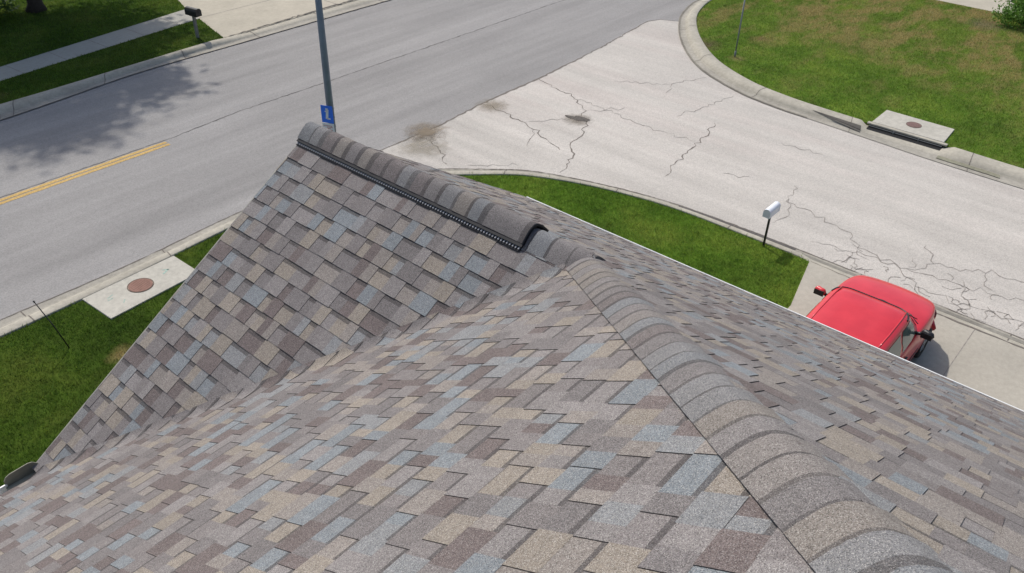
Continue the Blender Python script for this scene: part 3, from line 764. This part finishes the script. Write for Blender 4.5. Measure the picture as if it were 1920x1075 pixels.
# thick black open end of the vent, arching over the ridge
mb = MB(); rows = []
for (yo, a_) in ((0, 0), (.016, 0)):
    pass
def arch(s, h, y, hw=.150):
    L = eL*hw; R = eR*(hw+.02); q = 2*s-1; kk = .5; mid = (L+R)/2; half = (R-L)/2; nm = math.sqrt(1+kk*kk)-kk
    off = half*q+mid*((math.sqrt(q*q+kk*kk)-kk)/nm)+Vector((0, 0, .018*(1-q*q)))
    tan = half+mid*(q/math.sqrt(q*q+kk*kk)/nm)+Vector((0, 0, -.036*q)); nn = Vector((-tan.z, 0, tan.x)).normalized(); nn = nn if nn.z > 0 else -nn
    return H(RDG+Vector((0, y, VT+.004))+off+nn*h)
for (h, y) in ((-.014, -VE+.04), (-.014, -VE-.008), (.007, -VE-.008), (.007, -VE+.004)):
    rows.append([arch(j/16, h, y) for j in range(17)])
mb.grid(rows); mb.build('vent_end_trim', M_BLKPL, house)

# eaves: gutters, fascia, rake edges, splash guard
def gutter(name, p0, p1, outv, depth=.10, reach=.06, drop=.03):
    p0 = Vector(p0); p1 = Vector(p1); o_ = Vector(outv); z = Vector((0, 0, 1)); mb = MB()
    prof = [(-.03, -drop-.01), (-.03, -depth-drop), (reach*.6, -depth-drop), (reach, -depth*.55-drop), (reach, -drop+.004), (reach-.004, -drop+.010), (reach-.016, -drop+.010), (reach-.018, -drop-.004), (reach-.014, -drop-.006), (reach-.006, -depth*.5-drop), (reach*.6-.004, -depth-drop+.006), (-.024, -depth-drop+.006)]
    rows = [[H(p+o_*a+z*b) for a, b in prof] for p in (p0, p1)]
    mb.grid(rows, smooth=False)
    return mb.build(name, M_GUTTER, house)
gutter('gutter', (W, OV-.02, 0), (W, -13.8, 0), (1, 0, 0))
gutter('gutter', (-2.99, 0, 0), (-11, 0, 0), (0, 1, 0), reach=.10, drop=.02)
mb = MB()
for i, (x0, z1) in enumerate(((-3.07, .05), (-3.04, .075), (-2.86, .085), (-2.82, .07), (-2.80, .03))): pass
pr = [(-3.0, .085, .02), (-2.98, .088, .045), (-2.95, .09, .055), (-2.82, .092, .060), (-2.79, .088, .055), (-2.765, .07, .04), (-2.75, .04, .02)]
mb.grid([[H((x, y, -.06)) for x, y, z in pr], [H((x, y+.004, z)) for x, y, z in pr], [H((x, y+.010, z)) for x, y, z in pr], [H((x, y+.010, -.06)) for x, y, z in pr]], smooth=False)
mb.box(H((-2.88, .03, -.04)), (.25, .11, .012))
mb.build('splash_guard', M_OLIVE, house)
mb = MB()
for sgn in (-1, 1):
    a = Vector((sgn*(W+.01), OV, -.004)); b_ = Vector((0, OV, PT*W-.0)); dn = Vector((0, 0, -.05))
    V = [a, b_, b_+dn, a+dn]; V = V+[v+Vector((0, .012, 0)) for v in V]
    mb.add([H(v) for v in V], [(3, 2, 1, 0), (4, 5, 6, 7), (0, 1, 5, 4), (2, 3, 7, 6), (1, 2, 6, 5), (3, 0, 4, 7)])
mb.build('rake_edge', plain('drip_edge_metal', (.30, .29, .24), .5), house)
mb = MB(); mb.box(H((W-.05, -6.87, -.11)), (.03, 13.7, .17)); mb.box(H((-7.0, -.05, -.11)), (8.0, .03, .17)); mb.build('fascia', M_GUTTER, house)
mb = MB(); mb.box(H((-4.1, -6.95, -2.86)), (13.0, 13.1, 5.2)); mb.build('wall', M_SIDING, house)
mb = MB(); V = [(-W+.35, -.28, -.2), (W-.35, -.28, -.2), (0, -.28, PT*W-.25)]
V = V+[(x, y-.2, z) for x, y, z in V]; mb.add([H(v) for v in V], [(0, 1, 2), (5, 4, 3), (0, 3, 4, 1), (1, 4, 5, 2), (2, 5, 3, 0)]); mb.build('gable_wall', M_SIDING, house)

# ================================================================= CAR
def build_car():
    car = empty('car', (9.47, -2.43, ZL+.008)); tag(car, 'red parked car on the concrete driveway below the gutter', 'car')
    paint = NB('red_car_paint'); fl = paint.noise(2.2, 4); pcol = paint.mix(paint.ramp(fl, [(.35, 0.0), (.65, 1.0)]), (.53, .010, .018), (.62, .020, .028)); pc = paint.done(pcol, .42, 0, .4, .6); paint.b.inputs['Coat Roughness'].default_value = .09; paint.bump(paint.noise(3.5, 2), .06, .02)
    glass = NB('car_glass').done((.11, .145, .125), .08, 0, .8, 0)
    rubber = plain('tyre_rubber', (.02, .02, .02), .85); rim = plain('wheel_alloy', (.45, .46, .47), .35, metal=.8)
    trim = plain('black_trim', (.015, .015, .017), .4)
    lamp = NB('headlamp_glass').done((.62, .62, .60), .12, 0, .7, .5); red = NB('tail_lamp').done((.35, .01, .01), .15, 0, .6, .5)
    hood_z = lambda x: .99-.0*(x) if x < .85 else .99-.13*((x-.85)/1.25)**1.7
    # lower body: stations
    st = [(-2.14, .60, .50, .78), (-2.08, .76, .34, .90), (-1.8, .85, .26, .97), (-1.3, .885, .24, .985), (-.4, .89, .23, .985), (.5, .90, .23, 1.0), (.9, .905, .24, 1.01), (1.3, .90, .26, .985), (1.7, .85, .28, .935), (1.95, .75, .31, .87), (2.08, .60, .36, .79), (2.13, .46, .44, .72)]
    rows = []
    for x, hw, zb, zt in st:
        prof = [(0, zb), (hw*.9, zb), (hw*.985, zb+.10), (hw, zb+(zt-zb)*.50), (hw*.985, zb+(zt-zb)*.74), (hw*.965, zt-.04), (hw*.90, zt+.004), (hw*.45, zt+.034), (0, zt+.042)]
        left = [(x, y, z) for y, z in prof]; right = [(x, -y, z) for y, z in prof[::-1]][1:-1]
        rows.append(left+right)
    mb = MB(); mb.grid(rows, close=True)
    n = len(rows[0])
    mb.add(rows[0], [tuple(range(n))]); mb.add(rows[-1], [tuple(range(n))[::-1]])
    body = mb.build('body', pc, car); sb = body.modifiers.new('s', 'SUBSURF'); sb.levels = 2; sb.render_levels = 2
    for p in body.data.polygons: p.use_smooth = True
    # cabin: lower ring at z .97, upper ring at z ~1.46, bulged
    def ring(z, xf, xr, hw, rx):
        # superellipse-like outline, front at xf, rear at xr
        pts = []; cx = (xf+xr)/2; ax = (xf-xr)/2
        for i in range(40):
            t = 2*math.pi*i/40; c, s_ = math.cos(t), math.sin(t); e = 2/rx
            x = cx+ax*math.copysign(abs(c)**e, c); y = hw*math.copysign(abs(s_)**e, s_); pts.append((x, y, z))
        return pts
    R = [ring(.955, 1.02, -1.78, .83, 5), ring(1.12, .80, -1.70, .80, 5), ring(1.30, .56, -1.58, .745, 6), ring(1.42, .42, -1.48, .71, 6), ring(1.468, .34, -1.40, .675, 6), ring(1.492, .18, -1.25, .58, 5), ring(1.508, -.15, -.95, .34, 3)]
    mb = MB(); mb.grid([[Vector(p) for p in r] for r in R], close=True); mb.add(R[-1], [tuple(range(40))])
    mb.build('roof', pc, car)
    # windows: patches just proud of the cabin skin
    def skin(t, z, push=.006):
        zs = [r[0][2] for r in R]
        k = max(i for i in range(len(zs)-1) if zs[i] <= z+1e-9); f = (z-zs[k])/(zs[k+1]-zs[k])
        i = t*40/(2*math.pi) % 40; i0 = int(i); g_ = i-i0
        A = Vector(R[k][i0 % 40]).lerp(Vector(R[k][(i0+1) % 40]), g_); B = Vector(R[k+1][i0 % 40]).lerp(Vector(R[k+1][(i0+1) % 40]), g_)
        p = A.lerp(B, f); o = Vector((p.x-(-.4), p.y, .0)); 
        nrm = Vector((0, math.copysign(1, p.y), .35)) if abs(p.y) > .62 and -1.4 < p.x < .75 else Vector((math.copysign(1, p.x+.4), 0, .6))
        return p+nrm.normalized()*push
    def t_at(x, sy, z):
        best = min(range(400), key=lambda i: abs(skin(2*math.pi*i/400, z, 0).x-x)+(0 if skin(2*math.pi*i/400, z, 0).y*sy > 0 else 9)); return 2*math.pi*best/400
    def patch(name, quad, mat=glass, nu=8, nv=4, push=.007):
        # quad: corner (x,z) bottom-rear, bottom-front, top-front, top-rear on side sy
        pass
    def side_window(sy, xb0, xb1, xt1, xt0, zb, zt):
        rows_ = []
        for j in range(5):
            f = j/4; z = zb+(zt-zb)*f; a = xb0+(xt0-xb0)*f; b = xb1+(xt1-xb1)*f
            rows_.append([skin(t_at(a+(b-a)*i/8, sy, z), z, .008) for i in range(9)])
        m = MB(); m.grid(rows_); return m.build('side_window', glass, car)
    for sy in (-1, 1):
        side_window(sy, -.22, .70, .20, -.22, .99, 1.40)
        side_window(sy, -1.20, -.32, -.32, -1.10, .99, 1.40)
    for (fx_, nm, a0) in ((1, 'windscreen', 0), (-1, 'rear_window', math.pi)):
        rows_ = []
        for j in range(6):
            z = .975+(1.41-.975)*j/5; sp = .80
            hw = (.74, .72, .70, .68, .65, .62)[j]
            rr = []
            for i in range(13):
                y = -hw+2*hw*i/12
                c = [k for k in range(400) if (skin(2*math.pi*k/400, z, 0).x+.4)*fx_ > .5]
                k = min(c, key=lambda k: abs(skin(2*math.pi*k/400, z, 0).y-y)); rr.append(skin(2*math.pi*k/400, z, .008))
            rows_.append(rr)
        m = MB(); m.grid(rows_); m.build(nm, glass, car)
    mm = MB(); zz = 1.452; pts_ = []
    for i in range(41):
        a = -math.pi/2*.80+math.pi*.80*i/40; pts_.append(skin(a, zz, .004))
    mm.tube(pts_, .019, 6); mm.build('windscreen_seal', trim, car)
    # cowl, wipers, roof gutters, door seams
    m = MB(); m.tube([(.80, -.74, 1.000), (.98, -.55, 1.017), (1.06, 0, 1.030), (.98, .55, 1.017), (.80, .74, 1.000)], .016, 6); m.build('cowl', trim, car)
    m = MB(); m.tube([(.98, .28, 1.04), (.86, -.28, 1.115)], .009, 6); m.tube([(.98, -.25, 1.035), (.83, -.70, 1.08)], .009, 6); m.build('wiper', trim, car)
    for sy in (-1, 1):
        m = MB(); m.tube([(.26, sy*.585, 1.487), (0, sy*.60, 1.490), (-.6, sy*.60, 1.490), (-1.2, sy*.585, 1.485)], .012, 6); m.build('roof_moulding', pc, car)
    for sy in (-1, 1):
        m = MB()
        for x in (.72, -.28, -1.2): m.box((x, sy*.882, .66), (.008, .02, .56))
        m.box((-.25, sy*.893, .56), (1.95, .02, .05)); m.build('door_seam', trim, car)
    for sy in (-1, 1):
        for x in (-.12, -1.02):
            m = MB(); m.box((x, sy*.895, .83), (.16, .03, .03)); m.build('door_handle', trim, car, bevel=.006)
    # mirrors
    for sy in (-1, 1):
        m = MB(); m.tube([(.52, sy*.80, 1.00), (.51, sy*.93, 1.04)], .032, 8)
        arm = m.build('mirror_arm', trim, car)
        m = MB(); rows_ = []
        for k in range(9):
            u = k/8*2-1; rad = math.sqrt(max(.02, 1-u**4)); yy = sy*(1.0+u*.115)
            rows_.append([(.49+.065*rad*math.cos(a)+.02*(u*sy > 0), yy, 1.075+.075*rad*math.sin(a)) for a in [2*math.pi*i/12 for i in range(12)]])
        m.grid(rows_, close=True); m.add(rows_[0], [tuple(range(12))]); m.add(rows_[-1], [tuple(range(12))])
        hs = m.build('wing_mirror', trim if sy < 0 else pc, car)
        m = MB(); m.box((.418, sy*1.0, 1.075), (.012, .19, .115)); m.build('mirror_glass', trim, hs, bevel=.01)
    # lamps, grille, bumper
    for sy in (-1, 1):
        m = MB(); rows_ = []
        for zz, o_ in ((.62, 0), (.70, .004), (.775, -.004)):
            rows_.append([(1.99-.0*o_, sy*.58, zz), (1.945+o_, sy*.67, zz), (1.87+o_, sy*.75, zz), (1.72, sy*(.825+o_), zz)])
        m.grid([[Vector(p)+Vector((.035, sy*.02, 0)) for p in r] for r in rows_]); m.build('headlight', lamp, car)
        m = MB(); m.box((-2.06, sy*.62, .80), (.05, .26, .14)); m.build('tail_light', red, car, bevel=.015)
    m = MB(); m.box((2.11, 0, .60), (.04, .70, .10)); m.build('grille', trim, car, bevel=.01)
    m = MB(); m.tube([(1.75, -.86, .43), (2.0, -.74, .43), (2.15, -.45, .43), (2.17, 0, .43), (2.15, .45, .43), (2.0, .74, .43), (1.75, .86, .43)], .07, 8); m.build('bumper', pc, car)
    for sx in (1.33, -1.30):
        for sy in (-1, 1):
            m = MB()
            prof = [(.20, -.09), (.30, -.10), (.32, -.07), (.325, 0), (.32, .07), (.30, .10), (.20, .09)]
            m.grid([[(sx+r*math.cos(a), sy*.80+o, .325+r*math.sin(a)) for a in [2*math.pi*i/28 for i in range(28)]] for r, o in prof], close=True)
            wh = empty('wheel'); wh.parent = car
            m.build('tyre', rubber, wh)
            m = MB(); m.tube([(sx, sy*.80-.08, .325), (sx, sy*.80+.08, .325)], .205, 24)
            for k in range(5):
                a = 2*math.pi*k/5; m.box((sx+.10*math.cos(a), sy*.885, .325+.10*math.sin(a)), (.18, .015, .04), rot=Matrix.Rotation(-a, 3, 'Y'))
            m.build('rim', rim, wh)
    # underside
    m = MB(); m.box((0, 0, .28), (3.9, 1.5, .1)); m.build('floor_pan', trim, car)
    return car
build_car()

# ================================================================= STREET FURNITURE
def mailbox(loc, rz, mat, postmat, h, label, post_r, wooden=False, L=.48, Wd=.17, Hh=.12):
    t = empty('mailbox', loc, rz); tag(t, label, 'mailbox')
    # box along local x, door at +x
    m = MB(); rows = []
    for x in (-L/2, L/2):
        r = [(x, -Wd/2, h), (x, -Wd/2, h+Hh)]+[(x, -math.cos(math.pi*i/10)*Wd/2, h+Hh+math.sin(math.pi*i/10)*Wd/2) for i in range(1, 10)]+[(x, Wd/2, h+Hh), (x, Wd/2, h)]
        rows.append(r)
    m.grid(rows, close=True, smooth=False); n_ = len(rows[0]); m.add(rows[0], [tuple(range(n_))])
    b_ = m.build('box', mat, t)
    m = MB(); rows = [[(x, y*1.05, h-.005+(z-h)*1.04) for _, y, z in rows[1]] for x in (L/2-.01, L/2+.015)]
    m.grid(rows, close=True, smooth=False); m.add(rows[0], [tuple(range(n_))]); m.add(rows[1], [tuple(range(n_))])
    m.box((L/2+.022, 0, h+.15), (.02, .03, .02)); m.build('door', mat, t)
    m = MB()
    if wooden:
        m.box((0, 0, h/2), (post_r*2, post_r*2, h)); m.box((.0, 0, h-.03), (.34, .09, .04))
    else:
        m.box((0, 0, h/2), (post_r*2, post_r*2, h)); m.box((0, 0, h-.008), (.30, .12, .014))
    m.build('post', postmat, t, bevel=.004)
    return t
mailbox((12.42, .76, ZL-.03), 0, M_WHITE, M_BLACK, .88, 'white dome-topped mailbox on a thin black post beside the side street kerb', .022)
mailbox((11.46, 22.2, ZL-.03), math.radians(-80), M_BLACK, M_WOOD, .84, 'black mailbox on a weathered grey post on the far verge by the wide driveway', .045, True, L=.55, Wd=.24, Hh=.14)

lp = empty('street_light_pole', (7.80, 10.16, ZL-.04)); tag(lp, 'tall dark grey steel light pole behind the roof peak, carrying small blue sign', 'light pole')
m = MB(); m.tube([(0, 0, .0), (0, 0, 3), (0, 0, 8.6)], [.092, .082, .052], 20); m.build('pole', M_STEEL, lp)
m = MB(); m.box((0, 0, .03), (.34, .34, .05)); m.tube([(0, 0, .05), (0, 0, .22)], [.13, .10], 16)
for sx in (-1, 1):
    for sy in (-1, 1): m.tube([(sx*.13, sy*.13, .05), (sx*.13, sy*.13, .10)], .015, 6)
m.build('base_plate', M_STEEL2, lp)
m = MB(); m.tube([(0, 0, 8.5), (0, .3, 8.95), (0, 1.1, 9.2), (0, 2.0, 9.25)], .04, 10); arm = m.build('arm', M_STEEL, lp)
m = MB(); m.box((0, 2.3, 9.24), (.30, .70, .13), taper=.75); m.build('lamp_head', M_STEEL2, lp, bevel=.03)
sg = empty('pole_sign', (7.80-.105, 10.16-.0, ZL), math.radians(24)); tag(sg, 'small blue sign with white mark above a white plate, strapped to light pole', 'sign')
SZ = 1.50
m = MB(); m.box((0, 0, SZ+.40), (.004, .31, .44)); m.build('sign_plate', M_BLUE, sg, bevel=.0015)
m = MB(); m.box((-.0035, .0, SZ+.40), (.002, .065, .24), rot=Matrix.Rotation(.12, 3, 'X')); m.box((-.0035, .0, SZ+.525), (.002, .06, .05)); m.box((-.0035, -.03, SZ+.29), (.002, .09, .035)); m.box((-.0035, .02, SZ+.47), (.002, .07, .03)); m.build('sign_mark', M_SIGNW, sg)
m = MB(); m.box((0, 0, SZ+.05), (.004, .31, .24)); lp2 = m.build('lower_plate', M_SIGNW, sg, bevel=.0015)
m = MB()
for i, (zz, a0, a1) in enumerate(((.105, -.10, .11), (.07, -.12, .04), (.035, -.05, .12), (0.0, -.11, .08))):
    y = a0; r = random.Random(i)
    while y < a1:
        l_ = r.uniform(.012, .03); m.box((-.0035, y+l_/2, SZ+zz), (.002, l_, .016)); y += l_+.012
m.build('sign_print', M_SIGNR, lp2)
m = MB()
for zz in (SZ+.52, SZ+.30, SZ+.06): m.tube([(.105*.913+math.cos(a)*.094, -.105*.407+math.sin(a)*.094, zz) for a in [2*math.pi*i/24 for i in range(25)]], .006, 5, cap=False)
m.box((.01, -.02, SZ+.3), (.02, .04, .6)); m.build('strap', M_STEEL2, sg)

sp = empty('sign_post', (23.2, 7.3, ZL-.04)); tag(sp, 'thin grey steel post standing in the dry grass of the corner lawn', 'post')
m = MB(); m.tube([(0, 0, 0), (0, 0, 2.05)], .026, 8); m.build('post', M_STEEL2, sp)
m = MB(); m.tube([(0, 0, 0), (0, 0, .25)], .036, 8); m.build('ground_sleeve', M_STEEL2, sp)
gs = empty('lawn_stake', (.21, 8.80, ZL)); tag(gs, 'thin black stake leaning in the near lawn by the main road kerb', 'stake')
m = MB(); m.tube([(0, 0, -.02), (-.09, .14, .50), (-.20, .33, 1.0)], [.0125, .0115, .009], 7); m.build('rod', M_BLACK, gs)
m = MB(); m.tube([(-.20, .33, 1.0), (-.206, .34, 1.03)], .015, 7); m.build('tip', M_BLACK, gs)

# ================================================================= PLANTS
def leaves_mesh(name, centers, size, mat, parent, seed, flat=.0):
    rs = np.random.default_rng(seed); n = len(centers); c = np.array(centers)
    a = rs.normal(size=(n, 3)); a /= np.linalg.norm(a, axis=1)[:, None]
    b_ = rs.normal(size=(n, 3)); b_ -= a*(a*b_).sum(1)[:, None]; b_ /= np.linalg.norm(b_, axis=1)[:, None]
    s = size*rs.uniform(.6, 1.3, size=(n, 1))
    V = np.stack([c-a*s, c+b_*s*.45, c+a*s, c-b_*s*.45], 1).reshape(-1, 3)
    me = bpy.data.meshes.new(name); me.vertices.add(4*n); me.vertices.foreach_set('co', V.ravel())
    me.loops.add(4*n); me.polygons.add(n); me.loops.foreach_set('vertex_index', np.arange(4*n, dtype=np.int32))
    me.polygons.foreach_set('loop_start', np.arange(0, 4*n, 4, dtype=np.int32)); me.polygons.foreach_set('loop_total', np.full(n, 4, dtype=np.int32))
    me.update(calc_edges=True); return link(name, me, mat, parent)
tr = empty('tree', (9.0, 29.2, ZL)); tag(tr, 'large leafy tree in the far lawn, only its dark trunk foot in view', 'tree')
m = MB(); r = random.Random(4)
m.tube([(0, 0, -.05), (.02, 0, .25), (.05, .02, 1.2), (.0, .1, 2.6), (.15, .1, 4.4)], [.42, .27, .23, .21, .15], 14)
tips = []
for i in range(16):
    a = i*2.4; z0 = 2.4+i*.17; L = r.uniform(2.4, 4.2); e = r.uniform(.25, .95)
    p0 = Vector((.05, .08, z0)); p1 = p0+Vector((math.cos(a)*L*.5, math.sin(a)*L*.5, L*e*.5)); p2 = p0+Vector((math.cos(a)*L, math.sin(a)*L, L*e*1.15))
    m.tube([p0, p1, p2], [.10, .06, .02], 7); tips += [p1, p2, p1.lerp(p2, .5)]
m.tube([(.15, .1, 4.4), (.2, 0, 7.5), (.1, .2, 12)], [.15, .10, .03], 8)
m.build('trunk', M_BARK, tr)
rs = np.random.default_rng(8); cen = []
cl = [(t_.x, t_.y, t_.z+.4) for t_ in tips]
for i in range(150):
    a = rs.uniform(0, 6.28); z = rs.uniform(3.9, 13.4); R_ = 4.7*math.sqrt(max(.05, 1-((z-8.6)/5.4)**2))*rs.uniform(.35, 1.0)
    cl.append((math.cos(a)*R_-1.45, math.sin(a)*R_, z))
for c in cl:
    k = 150; d = rs.normal(size=(k, 3))*np.array([.62, .62, .45]); cen.append(np.array(c)+d)
leaves_mesh('crown', np.concatenate(cen), .21, M_LEAF, tr, 3)
# second tree of the far yard, its crown joins the shade on the left
def lawn_bush(loc, rx, rz_, n, label, seed, size=.045, mat=M_LEAF2):
    t = empty('bush', loc); tag(t, label, 'bush'); r = random.Random(seed); rs = np.random.default_rng(seed)
    m = MB(); cen = []
    for i in range(26):
        a = r.uniform(0, 6.28); q = math.sqrt(r.random()); h = rz_*(1-.55*q*q)*r.uniform(.75, 1.1)
        tip = Vector((math.cos(a)*rx*q, math.sin(a)*rx*q, h)); mid = tip*.5+Vector((0, 0, .05))
        m.tube([(math.cos(a)*.06, math.sin(a)*.06, -.02), mid, tip], [.014, .01, .004], 5)
        k = n//26; f = rs.uniform(.35, 1.05, size=(k, 1)); d = rs.normal(size=(k, 3))*rx*.16
        cen.append(np.array(mid)*(1-f)+np.array(tip)*f+d)
    m.build('stem', M_BARK, t); c = np.concatenate(cen); c[:, 2] = np.abs(c[:, 2])+.03
    leaves_mesh('foliage', c, size, mat, t, seed+1); return t
lawn_bush((34.5, .70, ZL), 1.1, .95, 5200, 'bright green leafy bush at the edge of the corner lawn by the far driveway', 6, .06)
lawn_bush((7.2, 29.6, ZL), 1.1, .8, 3000, 'shaded green bush beside the tree trunk in the far lawn', 9, .08, M_LEAF)

# grass blades
def inside(px, py, poly):
    x = poly[:, 0]; y = poly[:, 1]; x2 = np.roll(x, -1); y2 = np.roll(y, -1); res = np.zeros(len(px), bool)
    for i in range(len(poly)):
        c = ((y[i] > py) != (y2[i] > py)); 
        if not c.any(): continue
        xi = (x2[i]-x[i])*(py-y[i])/((y2[i]-y[i]) if y2[i] != y[i] else 1e-9)+x[i]; res ^= c & (px < xi)
    return res
def grass(name, poly, box, dens, hgt, wid, seed, holes=(), spill=.03):
    rs = np.random.default_rng(seed); x0, x1, y0, y1 = box; n = int((x1-x0)*(y1-y0)*dens)
    px = rs.uniform(x0, x1, n); py = rs.uniform(y0, y1, n); poly = np.array(poly); ok = inside(px, py, poly)
    for hx0, hx1, hy0, hy1 in holes: ok &= ~((px > hx0) & (px < hx1) & (py > hy0) & (py < hy1))
    px = px[ok]; py = py[ok]; n = len(px)
    a = rs.uniform(0, 2*np.pi, n); h = hgt*rs.uniform(.5, 1.25, n); lean = rs.uniform(.15, .95, n)*h; b = rs.uniform(0, 2*np.pi, n); wd = wid*rs.uniform(.6, 1.3, n)
    V = np.zeros((n, 3, 3)); ca, sa = np.cos(a)*wd/2, np.sin(a)*wd/2
    V[:, 0] = np.stack([px-ca, py-sa, np.full(n, ZL-.004)], 1); V[:, 1] = np.stack([px+ca, py+sa, np.full(n, ZL-.004)], 1)
    V[:, 2] = np.stack([px+np.cos(b)*lean, py+np.sin(b)*lean, ZL+h*.9], 1)
    me = bpy.data.meshes.new(name); me.vertices.add(3*n); me.vertices.foreach_set('co', V.ravel())
    me.loops.add(3*n); me.polygons.add(n); me.loops.foreach_set('vertex_index', np.arange(3*n, dtype=np.int32))
    me.polygons.foreach_set('loop_start', np.arange(0, 3*n, 3, dtype=np.int32)); me.polygons.foreach_set('loop_total', np.full(n, 3, dtype=np.int32))
    me.update(calc_edges=True)
    at = me.color_attributes.new('tone', 'FLOAT_COLOR', 'POINT'); k = rs.uniform(.8, 1.6, (n, 1)); hue = rs.uniform(-.12, .22, (n, 1))
    c = np.concatenate([k*(1+hue), k, k*(1-hue*.5), np.ones((n, 1))], 1); at.data.foreach_set('color', np.repeat(c, 3, 0).ravel())
    o = link(name, me, M_BLADE); o['kind'] = 'stuff'; return o
ln = [(x+.035, y+.03) for x, y in lawn_near]
grass('grass', ln, (-3.5, 6.5, .3, 10.4), 1900, .055, .012, 1, holes=[(1.12, 3.24, 9.12, 10.4)])
grass('grass', ln, (7.4, 12.75, -.9, 10.2), 2300, .055, .012, 2)
grass('grass', [(x-.045, y+.02) for x, y in lawn_isl], (20.8, 36, -5, 11.6), 700, .06, .02, 3, holes=[(20.9, 22.16, -.5, 1.56)])
grass('grass', verge, (3, 12.8, 21, 24.2), 1100, .06, .018, 4)
grass('grass', [(-60, 24.22), (5.5, 24.22), (13.0, sw_up(13.0)), (13.45, 26.8), (13.6, 40), (-60, 40)], (4, 13.7, 24, 33), 900, .065, .02, 5)
grass('grass', ln, (-3.5, 6.5, .3, 10.4), 60, .12, .02, 11, holes=[(1.0, 3.3, 9.0, 10.4)])
grass('grass', ln, (7.4, 12.75, -.9, 10.2), 70, .11, .02, 12)
# strayed tufts along the kerbs and joints
